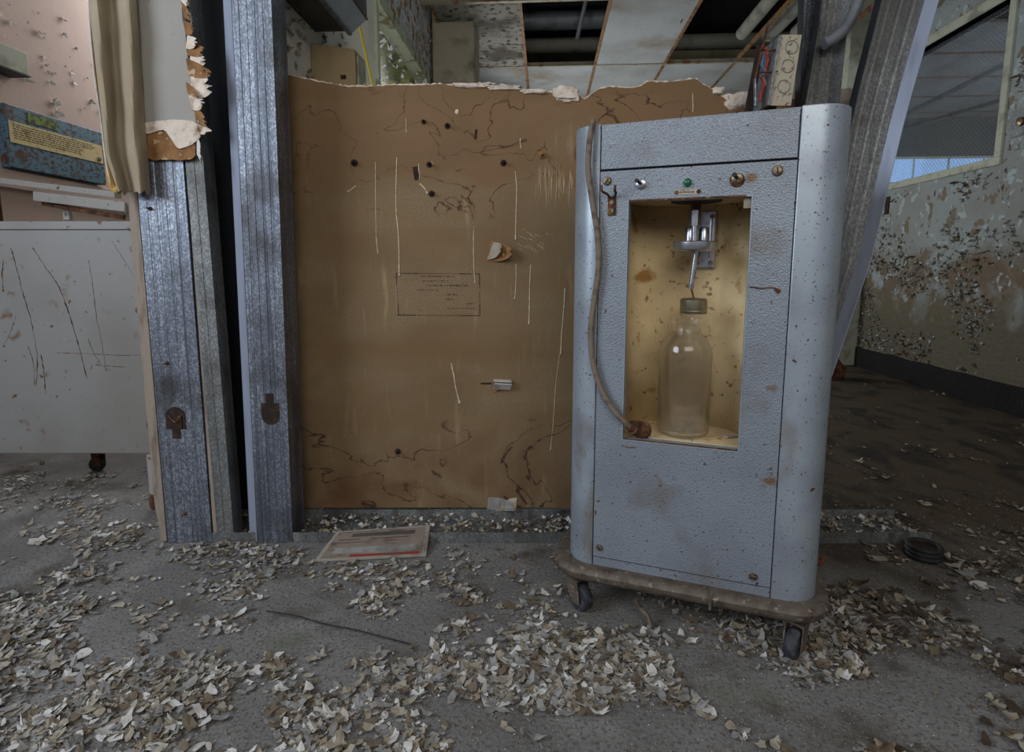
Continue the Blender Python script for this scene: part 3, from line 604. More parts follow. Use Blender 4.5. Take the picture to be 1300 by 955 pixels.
# ================================================================== hanging tape cloth
def cloth():
    n = 60; rows = []
    ytop, ybot = -60, 244; nx = 22
    for i in range(n + 1):
        py = ytop + (ybot - ytop) * i / n; k = max(0, py) / 244
        xl = 112 + 28 * (max(py, -60) + 0) / 244; xr = 172 + 18 * py / 244 if py > 0 else 172 + 18 * py / 244
        if py > 200: xl += 10 * (py - 200) / 44
        row = []
        for j in range(nx + 1):
            s_ = j / nx; px = xl + (xr - xl) * s_
            dep = .036 + .020 * math.sin(s_ * 9.5 + py * .005) + .006 * noise.noise((s_ * 5, py * .02, 2)) + .014 * (1 - s_)
            hem = 3 * noise.noise((s_ * 8, 3, 3)) if i == n else 0
            row.append(atY(px, py + hem * 2, YF - dep))
        rows.append(row)
    w1 = nx + 1; vs = [p for r_ in rows for p in r_]; k = len(vs); vs += [p + Vector((0, .004, 0)) for p in vs]
    fs = []
    for i in range(n):
        for j in range(nx):
            q = (i * w1 + j, i * w1 + j + 1, (i + 1) * w1 + j + 1, (i + 1) * w1 + j); fs += [q, tuple(k + z for z in q[::-1])]
    edge = [j for j in range(w1)] + [i * w1 + nx for i in range(1, n + 1)] + [n * w1 + j for j in range(nx - 1, -1, -1)] + [i * w1 for i in range(n - 1, 0, -1)]
    for e0, e1 in zip(edge, edge[1:] + edge[:1]): fs.append((e0, e1, k + e1, k + e0))
    return MB().add(vs, fs)
th_ = thing('hanging_fabric', 'beige fabric strip hanging down over the grey wallboard at left', 'fabric', atY(150, 244, YF - .03))
TI = Matrix.Translation(-th_.location)
cloth().build('fabric_sheet', 'cloth', th_, smooth=True, M4=TI)
path = smoothpath([atY(x, y, YF - .044) for x, y in ((114, -40), (116, 40), (123, 95), (130, 150), (136, 200), (143, 236), (152, 242))], 6)
MB().tube(path, [.003 + .010 * (i / len(path)) ** 2 for i in range(len(path))], 8, flat=.8).build('fabric_backing', 'foam', th_, smooth=True, M4=TI)
path = smoothpath([atY(x, y, YF - .05) for x, y in ((111, -40), (114, 30), (120, 95), (128, 150), (134, 200), (141, 238))], 6)
MB().tube(path, .0022, 6).build('fabric_edge', 'chip_white', th_, smooth=True, M4=TI)
# ================================================================== leaning studs behind the machine
def leaning(pathpx, widthpx, Y, name, label, m, zc=None, flange=None):
    root = thing(name, label, 'stud', (atY(pathpx[-1][0], pathpx[-1][1], Y).x, Y, 0))
    TI = Matrix.Translation(-root.location); mb = MB(); rings = []
    for (px, py), wpx in zip(pathpx, widthpx):
        c = atY(px, py, Y); k = (c - Vector((0, 0, H))).length / F; w_ = wpx * (Y / ray(px, py).y) / F
        prof_ = []
        for s_ in (-.5, -.3, -.27, -.22, -.19, -.03, 0, .03, .06, .22, .25, .3, .33, .5):
            dep = .004 if s_ in (-.27, -.22, 0, .03, .25, .3) else 0
            prof_.append(Vector((c.x + s_ * w_, Y + dep * .5, c.z)))
        back = [p + Vector((0, .002, 0)) for p in prof_[::-1]]
        rings.append(prof_ + back)
    n = len(rings[0]); vs = [p for r_ in rings for p in r_]
    fs = [(i * n + j, i * n + (j + 1) % n, (i + 1) * n + (j + 1) % n, (i + 1) * n + j) for i in range(len(rings) - 1) for j in range(n)] + [list(range(n))[::-1], [(len(rings) - 1) * n + j for j in range(n)]]
    mb.add(vs, fs); mb.build('web', m, root, M4=TI)
    for side, mm in ((1, 'flange_lit' if name == 'leaning_stud' else m), (-1, 'galv_dark')):  # left flange coloured as shaded, leaning stud's right flange coloured as lit
        mb = MB(); rg = []
        for (px, py), wpx in zip(pathpx, widthpx):
            c = atY(px, py, Y); w_ = wpx * (Y / ray(px, py).y) / F; x = c.x + side * w_ / 2
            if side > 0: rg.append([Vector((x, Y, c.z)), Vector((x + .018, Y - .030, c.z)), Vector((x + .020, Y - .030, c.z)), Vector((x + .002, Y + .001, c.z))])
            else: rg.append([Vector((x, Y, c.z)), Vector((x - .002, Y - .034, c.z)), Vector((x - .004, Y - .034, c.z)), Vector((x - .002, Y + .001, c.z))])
        vs = [p for r_ in rg for p in r_]
        fs = [(i * 4 + j, i * 4 + (j + 1) % 4, (i + 1) * 4 + (j + 1) % 4, (i + 1) * 4 + j) for i in range(len(rg) - 1) for j in range(4)] + [(3, 2, 1, 0), (len(rg) * 4 - 4, len(rg) * 4 - 3, len(rg) * 4 - 2, len(rg) * 4 - 1)]
        mb.add(vs, fs); mb.build('flange', mm, root, M4=TI)
    return root
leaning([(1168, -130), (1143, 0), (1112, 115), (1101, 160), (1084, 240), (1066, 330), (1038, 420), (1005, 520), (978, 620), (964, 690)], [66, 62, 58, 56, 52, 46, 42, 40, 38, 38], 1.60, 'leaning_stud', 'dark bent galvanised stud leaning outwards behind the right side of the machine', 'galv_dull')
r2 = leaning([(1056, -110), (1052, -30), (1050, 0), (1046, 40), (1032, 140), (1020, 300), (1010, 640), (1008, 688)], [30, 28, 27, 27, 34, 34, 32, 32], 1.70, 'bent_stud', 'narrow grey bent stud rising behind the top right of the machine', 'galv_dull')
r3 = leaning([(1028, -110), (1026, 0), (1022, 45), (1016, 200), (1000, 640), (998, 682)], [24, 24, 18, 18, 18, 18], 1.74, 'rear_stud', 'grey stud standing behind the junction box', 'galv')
for r_ in (r2, r3):
    for k_ in ('category', 'label'): del r_[k_]
    r_.parent = par; r_.location = Vector(r_.location) - Vector(par.location)
# conduit
path = smoothpath([atY(x, y, 1.66) for x, y in ((1100, -90), (1094, -20), (1086, 12), (1073, 36), (1058, 50), (1046, 56))], 6)
cdt = MB().tube(path, .016, 14).build('conduit', 'duct', smooth=True); tag(cdt, 'curved grey metal conduit between the bent stud and the leaning stud', 'conduit')
# junction box: open box with knockouts, seen from its side
JY = 1.60
jb = thing('junction_box', 'open rusty steel junction box with red and blue wires', 'electrical box', atY(990, 134, JY))
TI = Matrix.Translation(-jb.location)
def quadbox(pts, y0, y1):
    return MB().add([(p.x, y0, p.z) for p in pts] + [(p.x, y1, p.z) for p in pts], [(3, 2, 1, 0), (4, 5, 6, 7)] + [(i, (i + 1) % 4, 4 + (i + 1) % 4, 4 + i) for i in range(4)])
J = lambda x, y: atY(x, y, JY)
quadbox([J(992, 44), J(1018, 44), J(1004, 134), J(978, 134)], JY, JY + .004).build('side_plate', 'plate', jb, M4=TI)
quadbox([J(988, 46), J(992, 44), J(978, 134), J(973, 134)], JY - .004, JY + .09).build('side_lip', 'galv_dull', jb, M4=TI)
quadbox([J(974, 34), J(976, 34), J(960, 100), J(958, 100)], JY, JY + .008).build('frame_bar', 'rust', jb, M4=TI)
quadbox([J(958, 100), J(960, 100), J(960, 134), J(958, 134)], JY, JY + .008).build('frame_bar', 'galv', jb, M4=TI)
for y_ in (62, 90): quadbox([J(966, y_), J(988, y_), J(987, y_ + 2), J(965, y_ + 2)], JY, JY + .006).build('frame_bar', 'rust', jb, M4=TI)
quadbox([J(980, 40), J(1018, 44), J(1004, 134), J(962, 134)], JY + .09, JY + .094).build('back_plate', 'cut', jb, M4=TI)
for (x_, y_), r_ in (((1005, 60), .017), ((1000, 84), .017), ((995, 110), .017)):
    c = J(x_, y_); MB().tube([c + Vector((r_ * math.cos(a), -.0005, r_ * math.sin(a))) for a in [2 * math.pi * k / 20 for k in range(21)]], .0014, 6).build('knockout', 'galv_dull', jb, M4=TI)
for ps, m in ((((972, 60), (975, 75), (972, 88), (974, 96)), 'wire_red'), (((966, 98), (970, 108), (966, 118), (965, 128)), 'wire_red'), (((970, 72), (967, 82), (971, 90), (969, 96)), 'wire_blue'), (((968, 98), (972, 106), (974, 118), (970, 128)), 'chip_tan')):
    MB().tube(smoothpath([atY(x, y, JY + .03) for x, y in ps], 4), .0035, 6).build('wire', m, jb, smooth=True, M4=TI)
# ================================================================== THE MACHINE
TH = math.radians(20.5); DF = 1.25; DEP = .42
U = Vector((math.cos(TH), -math.sin(TH), 0)); W_ = Vector((math.sin(TH), math.cos(TH), 0))
def MLraw(px, py, dep=0):
    r = ray(px, py); t = (DF + dep) / r.dot(W_); P_ = r * t; return P_.dot(U), P_.z + H
UC = (MLraw(750, 450)[0] + MLraw(992, 450)[0]) / 2
root = thing('suction_machine', 'blue grey steel medical suction machine on casters with an open bottle bay', 'machine', U * UC + W_ * (DF + DEP / 2), -TH)
def ML(px, py, dep=0):
    x, z = MLraw(px, py, dep); return Vector((x - UC, -DEP / 2 + dep, z))
pl_ = ML(757, 450).x; pr_ = ML(998, 450).x
ZT = (ML(760, 161).z + ML(1008, 133).z) / 2; ZS = (ML(760, 217).z + ML(1003, 203).z) / 2
ZB = (ML(750, 706).z + ML(968, 745).z) / 2; Z0 = ZB - .035
YFm = -DEP / 2
R = .065; RR = .068; FL = .028
# corner columns
def colpoly(x, y, sx, sy, r, flat, t=.004):
    """quarter round: starts flat at the front panel edge, turns into the side"""
    out = [(x, y)]
    cx, cy = x + sx * flat, y + sy * r
    for k in range(13):
        a = math.pi / 2 * k / 12; out.append((cx + sx * r * math.sin(a), cy - sy * r * math.cos(a)))
    out.append((x, cy))
    return out
for (x, y, sx_, sy_, r_, fl) in ((pl_, YFm, -1, 1, R, .004), (pr_, YFm, 1, 1, RR, FL), (pl_, -YFm, -1, -1, R, .004), (pr_, -YFm, 1, -1, RR, FL)):
    MB().extrude(colpoly(x, y, sx_, sy_, r_, fl), Z0, ZT + .002).build('corner_column', 'column', root, smooth=True, bevel=.002)
XL = pl_ - R - .004; XR = pr_ + RR + FL
# side, back, top, base
MB().b2((XL, YFm + R + .001, Z0), (XL + .004, -YFm - R - .001, ZT)).build('side_panel', 'hammer', root)
MB().b2((XR - .004, YFm + RR + .001, Z0), (XR, -YFm - RR - .001, ZT)).build('side_panel', 'hammer', root)
MB().b2((pl_ + .001, -YFm - .004, Z0), (pr_ - .001, -YFm, ZT)).build('back_panel', 'hammer', root)
MB().b2((pl_ + .001, YFm + .004, ZT - .004), (pr_ - .001, -YFm - .004, ZT)).build('top_cover', 'hammer', root)
MB().b2((XL + .01, YFm + .012, Z0 - .004), (XR - .01, -YFm - .012, Z0 - .0005)).build('base_plate', 'rust', root)
MB().b2((pl_ + .001, YFm + .008, Z0), (pr_ - .001, YFm + .010, ZT - .005)).build('shadow_backing', 'seam', root) if False else None
# front: top panel, door with window, bottom strip; near-black sheets behind paint shade into the narrow gaps
g_ = .002
bx0 = (ML(799, 255).x + ML(790, 556).x) / 2; bx1 = (ML(953, 250).x + ML(938, 575).x) / 2
bz1 = (ML(799, 255).z + ML(953, 250).z) / 2; bz0 = (ML(790, 556).z + ML(938, 575).z) / 2
BD = .185
MB().b2((pl_ + g_, YFm, ZS + .003), (pr_ - g_, YFm + .004, ZT - .002)).build('top_panel', 'hammer', root, bevel=.0015)
mb = MB()
for a, b, c, d in rects_minus(pl_ + g_, pr_ - g_, ZB + .0015, ZS - .0015, [(bx0, bx1, bz0, bz1)]): mb.b2((a, YFm, c), (b, YFm + .004, d))
fp = mb.build('front_panel', 'hammer', root)
me = fp.data; bm = bmesh.new(); bm.from_mesh(me); bmesh.ops.remove_doubles(bm, verts=bm.verts, dist=1e-5)
cnt = {}
for f in bm.faces:
    kx = tuple(sorted(v.index for v in f.verts)); cnt.setdefault(kx, []).append(f)
bmesh.ops.delete(bm, geom=[f for l in cnt.values() if len(l) > 1 for f in l], context='FACES'); bm.to_mesh(me); bm.free()
MB().b2((pl_ + g_, YFm + .001, Z0), (pr_ - g_, YFm + .004, ZB - .0015)).build('kick_strip', 'hammer', root)
for nm, a, b in (('gap_shade', (pl_, YFm + .006, bz1 + .01), (pr_, YFm + .010, ZT - .006)), ('gap_shade', (pl_, YFm + .006, Z0), (pr_, YFm + .010, bz0 - .01)), ('gap_shade', (pl_, YFm + .006, bz0 - .01), (bx0 - .008, YFm + .01, bz1 + .01)), ('gap_shade', (bx1 + .008, YFm + .006, bz0 - .01), (pr_, YFm + .01, bz1 + .01))):
    MB().b2(a, b).build(nm, 'seam', root)
# window rim: thin folded edge
mb = MB(); rt = .0025
mb.b2((bx0 - rt, YFm - .001, bz0 - rt), (bx0, YFm + .03, bz1 + rt)); mb.b2((bx1, YFm - .001, bz0 - rt), (bx1 + rt, YFm + .03, bz1 + rt)); mb.b2((bx0, YFm - .001, bz1), (bx1, YFm + .03, bz1 + rt)); mb.b2((bx0, YFm - .001, bz0 - rt), (bx1, YFm + .03, bz0))
mb.build('bay_rim', 'column', root)
# bay liner: rounded back, open at the front
mb = MB(); ins = .012; x0_, x1_ = bx0 - ins, bx1 + ins; z0_, z1_ = bz0 + .001, bz1 + .006; yb = YFm + BD; rc = .085; pl2 = []
pl2.append((x0_, YFm + .030))
for k in range(9):
    a = math.pi / 2 * k / 8; pl2.append((x0_ + rc - rc * math.cos(a), yb - rc + rc * math.sin(a)))
for k in range(9):
    a = math.pi / 2 * k / 8; pl2.append((x1_ - rc + rc * math.sin(a), yb - rc + rc * math.cos(a)))
pl2.append((x1_, YFm + .030)); n = len(pl2)
mb.add([(x, y, z0_) for x, y in pl2] + [(x, y, z1_) for x, y in pl2] , [(i, i + 1, n + i + 1, n + i) for i in range(n - 1)])
outp = [((x - (x0_ + x1_) / 2) * 1.02 + (x0_ + x1_) / 2, y + (.003 if y > YFm + .04 else 0)) for x, y in pl2]
liner = mb.build('bay_liner', 'cream', root, smooth=True, fix=False)
md = liner.modifiers.new('thick', 'SOLIDIFY'); md.thickness = .002; md.offset = 1
MB().extrude([(x, y) for x, y in pl2], z0_ - .004, z0_).build('bay_shelf', 'cream', root)
MB().extrude([(x, y) for x, y in pl2], z1_, z1_ + .003).build('bay_ceiling', 'cream', root)
# rusty shelf lip
mb = MB(); mb.tube([(bx0, YFm + .001, bz0 + .001), ((bx0 + bx1) / 2, YFm + .001, bz0 + .0014), (bx1, YFm + .001, bz0 + .001)], .0022, 6); mb.build('shelf_lip', 'rust', root)
MB().b2((bx0 - .0, YFm - .0015, bz1 - .001), (bx1 - .01, YFm + .002, bz1 + .003)).build('bay_top_seal', 'rust', root)
c = ML(950, 258, .012); MB().box(c, (.018, .004, .02)).build('corner_clip', 'chip_tan', root)
# rust streaks as scabs on the panel
def scab(pts, dep=0, r_=.003):
    path = [ML(x, y, -.0002 + dep) for x, y in pts]; path = smoothpath(path, 3)
    MB().tube(path, [r_ * (.5 + abs(noise.noise(p * 80))) for p in path], 6, flat=.35).build('rust_streak', 'rust', root, smooth=True)
scab([(952, 364), (966, 366), (980, 365), (991, 369)], 0, .0035); scab([(790, 566), (797, 568), (808, 568)], 0, .002)
scab([(984, 366), (990, 372)], 0, .004)
# control row
def screw(px, py, r_=.010, dep=0):
    c = ML(px, py, dep); mb = MB(); mb.lathe([(r_, 0), (r_, .002), (r_ * .8, .005), (r_ * .3, .006)], (c.x, c.y, c.z), 16, 'y'); o = mb.build('screw', 'screw', root, smooth=True)
    MB().box((c.x, c.y - .0062, c.z), (r_ * 1.3, .0012, .0022), rotm(0, random.uniform(0, 3), 0)).build('screw_slot', 'seam', o)
screw(771, 230, .0095); screw(987, 217, .0105); screw(761, 695, .008); screw(956, 732, .009)
for px, py, m in ((814, 234, 'chrome'), (936, 227, 'rust')):
    c = ML(px, py); o = MB().lathe([(.011, 0), (.011, .003), (.009, .004), (.009, .008), (.006, .009)], c, 14, 'y').build('toggle_switch', m if m == 'chrome' else 'screw', root, smooth=True)
    MB().tube([c + Vector((0, -.008, 0)), c + Vector((-.004, -.018, .003)), c + Vector((-.007, -.026, .005))], [.003, .0035, .0045], 8).build('switch_lever', 'black', o, smooth=True)
    if m == 'rust': MB().lathe([(.015, 0), (.013, .0015)], c + Vector((0, 0, -.003)), 14, 'y').build('washer', 'rust', o)
c = ML(873, 232); o = MB().lathe([(.0085, 0), (.0085, .004), (.0075, .008), (.004, .0105), (.001, .011)], c, 16, 'y').build('indicator_lamp', 'green', root, smooth=True); o['label'] = 'small round green indicator lens'
c = ML(873, 244); npz = MB().box(c + Vector((0, -.0008, 0)), (.050, .0016, .010)).build('name_plate', 'plate', root)
for dx in (-.022, .022): MB().lathe([(.0045, 0), (.003, .002)], c + Vector((dx, -.0017, 0)), 10, 'y').build('rivet', 'rust', npz)
mb = MB(); x = -.015
while x < .014: mb.box(c + Vector((x, -.0019, 0)), (.0016, .0004, random.uniform(.002, .0045))); x += .0031
mb.build('plate_print', 'ink', npz)
# cord hook plate
c = ML(777, 262); hk = MB()
hk.box(c + Vector((0, -.002, .0)), (.018, .003, .040)); o = hk.build('cord_hook', 'rust', root, bevel=.001)
for s_ in (-1, 1): MB().tube(smoothpath([c + Vector((s_ * .004, -.003, .018)), c + Vector((s_ * .010, -.012, .026)), c + Vector((s_ * .014 - .004, -.024, .030)), c + Vector((s_ * .015 - .004, -.028, .042))], 3), .0028, 6).build('prong', 'rust', o, smooth=True)
for dz in (.008, -.010): MB().lathe([(.0055, 0), (.005, .003)], c + Vector((0, -.0035, dz)), 10, 'y').build('hook_screw', 'screw', o)
# power cord with plug
pts = [(753, 152, -.006), (749, 175, -.012), (747, 215, -.012), (752, 255, -.012), (759, 300, -.012), (760, 340, -.012), (754, 385, -.012), (750, 425, -.012), (754, 465, -.012), (766, 500, -.012), (780, 522, -.014), (792, 535, -.010), (799, 541, 0)]
path = smoothpath([ML(*p) for p in pts], 6); cord = MB().tube(path, .0068, 10).build('power_cord', 'cord', root, smooth=True); cord['label'] = 'thick beige flex hanging down the left side with its plug in the bay'
a = ML(798, 541, .0); b = ML(815, 546, .03); d = (b - a).normalized(); mb = MB()
mb.tube([a, a + d * .012, a + d * .013, a + d * .022, a + d * .024, a + d * .030, a + d * .052, a + d * .058], [.010, .012, .017, .017, .013, .019, .021, .016], 16); mb.build('plug', 'rust', cord, smooth=True)
for s_ in (-1, 1): MB().tube([a + d * .056 + Vector((0, 0, s_ * .007)), a + d * .072 + Vector((0, 0, s_ * .007))], .002, 6).build('plug_pin', 'screw', cord)
# valve assembly at the back of the bay
dB = .125
c = ML(894, 304, .16); o = MB().box((c.x, YFm + BD - .008, c.z), (.054, .010, .140)).build('mount_plate', 'chrome', root, bevel=.006)
for dz in (-.055, .055):
    for dx in (.016, -.016): MB().lathe([(.006, 0), (.005, .004)], (c.x + dx, YFm + BD - .0135, c.z + dz), 10, 'y').build('bolt', 'screw', o, smooth=True)
MB().tube([(c.x + .014, YFm + BD - .012, c.z - .05), (c.x + .014, YFm + BD - .012, c.z + .05)], .0035, 8).build('ridge', 'chrome', o)
dV = .085
t0 = ML(884, 258, dV); t1 = ML(883, 270, dV); t2 = ML(882, 287, dV); t3 = ML(882, 312, dV)
t0.z = z1_ - .001
MB().tube([t0, t1 + Vector((0, 0, 0))], .011, 12).build('inlet_neck', 'rust', root, smooth=True)
MB().lathe([(.055, 0), (.055, .002)], (t0.x, t0.y, z1_ - .0035), 24).build('ceiling_hole_disc', 'black', root)  # added black disc standing in for a dark hole in the bay ceiling
mb = MB(); mb.lathe([(.013, 0), (.013, .034), (.010, .036)], (t2.x, t2.y, t2.z), 6); mb.build('hex_fitting', 'chrome', root)
mb = MB(); mb.tube([t2, t3], .0075, 12); mb.build('valve_stem', 'chrome', root, smooth=True)
dc = ML(882, 313, dV); mb = MB(); mb.lathe([(.004, -.012), (.042, -.012), (.048, -.008), (.049, -.006), (.049, .009), (.047, .011), (.004, .011)], dc, 32); o = mb.build('valve_disc', 'chrome', root, smooth=True)
for dx, dy in ((-.012, .012), (.018, .018)):
    MB().lathe([(.011, 0), (.011, .030), (.009, .033)], dc + Vector((dx, dy, .011)), 14).build('valve_pot', 'chrome', o, smooth=True)
MB().tube([dc + Vector((0, .03, 0)), (dc.x + .008, YFm + BD - .012, dc.z)], .009, 10).build('valve_arm', 'chrome', o)
p0 = ML(884, 318, dV); p1 = ML(877, 367, dV); MB().tube([p0, p1], .0062, 12).build('outlet_tube', 'chrome', root, smooth=True)
p2 = ML(889, 318, dV + .01); MB().tube([p2, ML(886, 330, dV)], .006, 10).build('outlet_tube', 'chrome', root, smooth=True)
cc = ML(880, 398, dV); cz = ML(880, 379, dV).z
mb = MB(); mb.lathe([(.0295, 0), (.030, .001), (.030, cz - cc.z - .003), (.027, cz - cc.z), (.004, cz - cc.z + .002)], cc, 28); mb.lathe([(.0302, .004), (.0312, .006), (.0302, .008)], cc, 28, caps=False)
cap = mb.build('float_cap', 'cap', root, smooth=True); cap['label'] = 'round brass coloured cap hanging above the jar'
MB().tube([(cc.x, cc.y, cz), p1 + Vector((.001, 0, -.0))], .0022, 8).build('cap_pin', 'rust', root)
# scratch on the back
MB().tube(smoothpath([ML(x, y, .181) for x, y in ((917, 321), (928, 315), (938, 308), (944, 303))], 3), .0012, 5).build('scratch', 'rust', root)
# bumper rail
zb_ = (ML(840, 750, -.03).z); off = .028; rp = []
rx = .075
xa, xb, ya, ybk = XL - off, XR + off * .6, YFm - off * .8, -YFm + off
for (cx, cy, a0) in ((xa + rx, ya + rx, math.pi), (xb - rx, ya + rx, 1.5 * math.pi), (xb - rx, ybk - rx, 0), (xa + rx, ybk - rx, .5 * math.pi)):
    for k in range(9):
        a = a0 + math.pi / 2 * k / 8; rp.append((cx + rx * math.cos(a), cy + rx * math.sin(a)))
n = len(rp); prof_ = [(0, -.019), (.010, -.016), (.016, -.007), (.017, .004), (.011, .012), (.001, .015), (-.022, .015), (-.022, .012), (-.004, .010), (-.004, -.017)]
vs = []
for i in range(n):
    p = Vector((*rp[i], 0)); t = (Vector((*rp[(i + 1) % n], 0)) - Vector((*rp[i - 1], 0))).normalized(); nr = Vector((t.y, -t.x, 0))
    for u_, z in prof_: vs.append(p + nr * (u_ - .006) + Vector((0, 0, zb_ + z)))
m_ = len(prof_); fs = [(i * m_ + j, i * m_ + (j + 1) % m_, ((i + 1) % n) * m_ + (j + 1) % m_, ((i + 1) % n) * m_ + j) for i in range(n) for j in range(m_)]
o = MB().add(vs, fs).build('bumper_rail', 'bumper', root, smooth=True); o['label'] = 'rusty bumper rail running round the base'
for px in (745 + 8, 855, 902):
    pass
c = ML(902, 752, -.035); MB().box((c.x, ya - .011, zb_), (.006, .006, .04)).build('rail_clip', 'bumper', root)
# casters
for i, (x, y, rz) in enumerate(((XL + .022, YFm + .03, 2.6), (XR - .035, YFm + .03, 1.15), (XL + .03, -YFm - .04, 1.9), (XR - .045, -YFm - .04, .4))):
    r_ = .034; cst = thing('x', '', '', (x, y, 0), rz); cst.name = 'caster'
    for k_ in ('label', 'category'): del cst[k_]
    cst.parent = root
    mb = MB(); mb.lathe([(.012, -.013), (r_ - .004, -.013), (r_, -.008), (r_, .008), (r_ - .004, .013), (.012, .013)], (-.018, 0, r_), 24, 'y'); mb.build('wheel', 'wheel', cst, smooth=True)
    mb = MB()
    for s_ in (-1, 1):
        mb.add([(-.032, s_ * .017, r_ - .010), (-.004, s_ * .017, r_ - .012), (.018, s_ * .017, .082), (-.022, s_ * .017, .082), (-.032, s_ * .020, r_ - .010), (-.004, s_ * .020, r_ - .012), (.018, s_ * .020, .082), (-.022, s_ * .020, .082)],
               [(0, 1, 2, 3), (7, 6, 5, 4), (0, 4, 5, 1), (1, 5, 6, 2), (2, 6, 7, 3), (3, 7, 4, 0)])
    mb.b2((-.024, -.020, .080), (.020, .020, .085)); mb.lathe([(.012, .085), (.012, Z0 - .005)], (0, 0, 0), 12); mb.lathe([(.006, -.021), (.006, .021)], (-.018, 0, r_), 10, 'y'); mb.build('fork', 'bumper', cst)
# dangling dusty lead and hose hook
MB().tube(smoothpath([(ML(806, 760, .02)), ML(812, 772, .02), ML(822, 782, .01), ML(826, 796, .0)], 4), .007, 8).build('dangling_lead', 'bumper', root, smooth=True)
MB().tube(smoothpath([ML(1016, 700, .12), ML(1024, 684, .12), ML(1034, 706, .10), ML(1040, 716, .1), ML(1046, 708, .1)], 4), .006, 8).build('hose_hook', 'rust', root, smooth=True)
# ================================================================== JAR
jd = .092
jb_ = ML(869, 556, jd); jx = ML(869, 480, jd).x; jr = (ML(904, 480, jd).x - ML(836, 480, jd).x) / 2; jz0 = z0_ + .0005; jt = ML(873, 404, jd).z
Pj = root.matrix_world if False else None
jw = Matrix.Rotation(-TH, 4, 'Z'); loc = Vector(root.location) + jw @ Vector((jx, YFm + jd, jz0)); loc.z = jz0
jar = thing('glass_jar', 'clear glass bottle with a wide neck standing in the bay of the machine', 'jar', loc, 0)
hj = jt - jz0; t = .0035
outer = [(.0, 0), (jr * .8, 0), (jr * .95, .005), (jr, .016), (jr, hj * .70), (jr * .97, hj * .76), (jr * .86, hj * .815), (jr * .66, hj * .855), (jr * .53, hj * .88), (jr * .52, hj * .93), (jr * .56, hj * .935), (jr * .56, hj * .955), (jr * .53, hj * .96), (jr * .55, hj * .975), (jr * .56, hj)]
inner = [(jr * .50, hj), (jr * .47, hj * .96), (jr * .47, hj * .885), (jr * .62, hj * .84), (jr * .82, hj * .80), (jr * .93, hj * .75), (jr - t, hj * .69), (jr - t, .02), (jr * .8, .009), (0, .008)]
pf = [(max(r_, .0001), z) for r_, z in outer + inner]
MB().lathe(pf, (0, 0, 0), 40, caps=False).build('jar_glass', 'jar', jar, smooth=True)
for k, (a, r_) in enumerate(((-2.2, .3), (.4, .4))):
    c = Vector((math.cos(a) * jr * r_, math.sin(a) * jr * r_, .012)); MB().box(c, (.022, .014, .004), rotm(.1, .15, a)).build('paint_chip', 'chip_tan', jar)
# loose chip on the bay shelf
c = ML(928, 562, .10); loc = Vector(root.location) + jw @ Vector((c.x, YFm + .10, 0)); loc.z = z0_ + .001
o = MB().box((0, 0, .002), (.034, .016, .003), rotm(0, 0, .3)).build('shelf_chip', 'chip_tan'); o.location = loc; tag(o, 'tan paint chip on the shelf of the bay right of the jar', 'paint chip')
# ================================================================== hospital cart at left
CY = 1.86
ct = thing('hospital_cart', 'grey enamelled steel cart with scratched side panel and casters at far left', 'cart', (-1.9, CY + .25, 0))
TI = Matrix.Translation(-ct.location)
zt = atY(80, 292, CY).z; zb = atY(80, 576, CY).z; xr = atY(196, 577, CY).x
MB().b2((-2.6, CY, zb), (xr, CY + .012, zt)).build('side_panel', 'enamel', ct, bevel=.003, M4=TI)
MB().b2((-2.6, CY - .004, zt + .001), (xr, CY + .05, zt + .028)).build('top_lip', 'enamel', ct, bevel=.002, M4=TI)
for ps, rr in (([(42, 315), (58, 340), (75, 365), (88, 400), (100, 440), (110, 480)], .0022), ([(14, 315), (22, 345), (30, 375), (40, 410), (47, 452), (46, 490)], .002), ([(112, 330), (118, 365), (122, 400), (130, 440), (134, 470)], .0013), ([(72, 448), (110, 449), (150, 451), (180, 451)], .0015), ([(120, 463), (140, 465), (158, 466)], .002), ([(142, 305), (160, 335), (176, 360)], .001), ([(36, 440), (42, 462), (44, 490)], .0016), ([(52, 450), (56, 475), (58, 500)], .0018), ([(112, 430), (120, 450), (135, 470)], .0012), ([(4, 330), (3, 350), (4, 370)], .003), ([(20, 400), (14, 420), (4, 440)], .001), ([(183, 480), (186, 520), (187, 545)], .002)):
    path = smoothpath([atY(x, y, CY - .0004) for x, y in ps], 8)
    path = [p + Vector((random.uniform(-.0015, .0015), 0, 0)) for p in path]
    MB().tube(path, [rr * (.15 + 1.3 * abs(noise.noise(p * 70))) for p in path], 5).build('rust_scratch', 'rust', ct, M4=TI)
def rail3(p0, p1, w_, h_, m, name, parent=ct):
    p0, p1 = Vector(p0), Vector(p1); d = (p1 - p0); L_ = d.length; rot = d.to_track_quat('X', 'Z').to_matrix()
    MB().box((p0 + p1) / 2, (L_, w_, h_), rot).build(name, m, parent, bevel=.0015, M4=TI)
rail3(atY(-60, 222, 2.3), atY(150, 248, 2.1), .03, .022, 'enamel_light', 'rail')
rail3(atY(44, 249, 2.12), atY(160, 263, 1.98), .012, .034, 'enamel_light', 'flat_bar')
rail3(atY(54, 258, 2.14), atY(158, 276, 2.0), .010, .018, 'rust', 'bracket')
rail3(atY(82, 272, 2.16), atY(90, 272, 2.16), .02, .045, 'enamel_light', 'stop_block')
rail3(atY(-60, 258, 2.25), atY(-10, 262, 2.2), .03, .02, 'enamel_light', 'rail')
MB().b2(tuple(atY(0, 225, CY + .02) + Vector((-.03, 0, 0))), tuple(atY(5, 286, CY + .035))).build('corner_post', 'rust', ct, M4=TI)
c = atZ(185, 655); MB().tube([(c.x, CY + .03, .055), (c.x, CY + .03, zb + .3)], .022, 14).build('leg', 'enamel_light', ct, smooth=True, M4=TI)
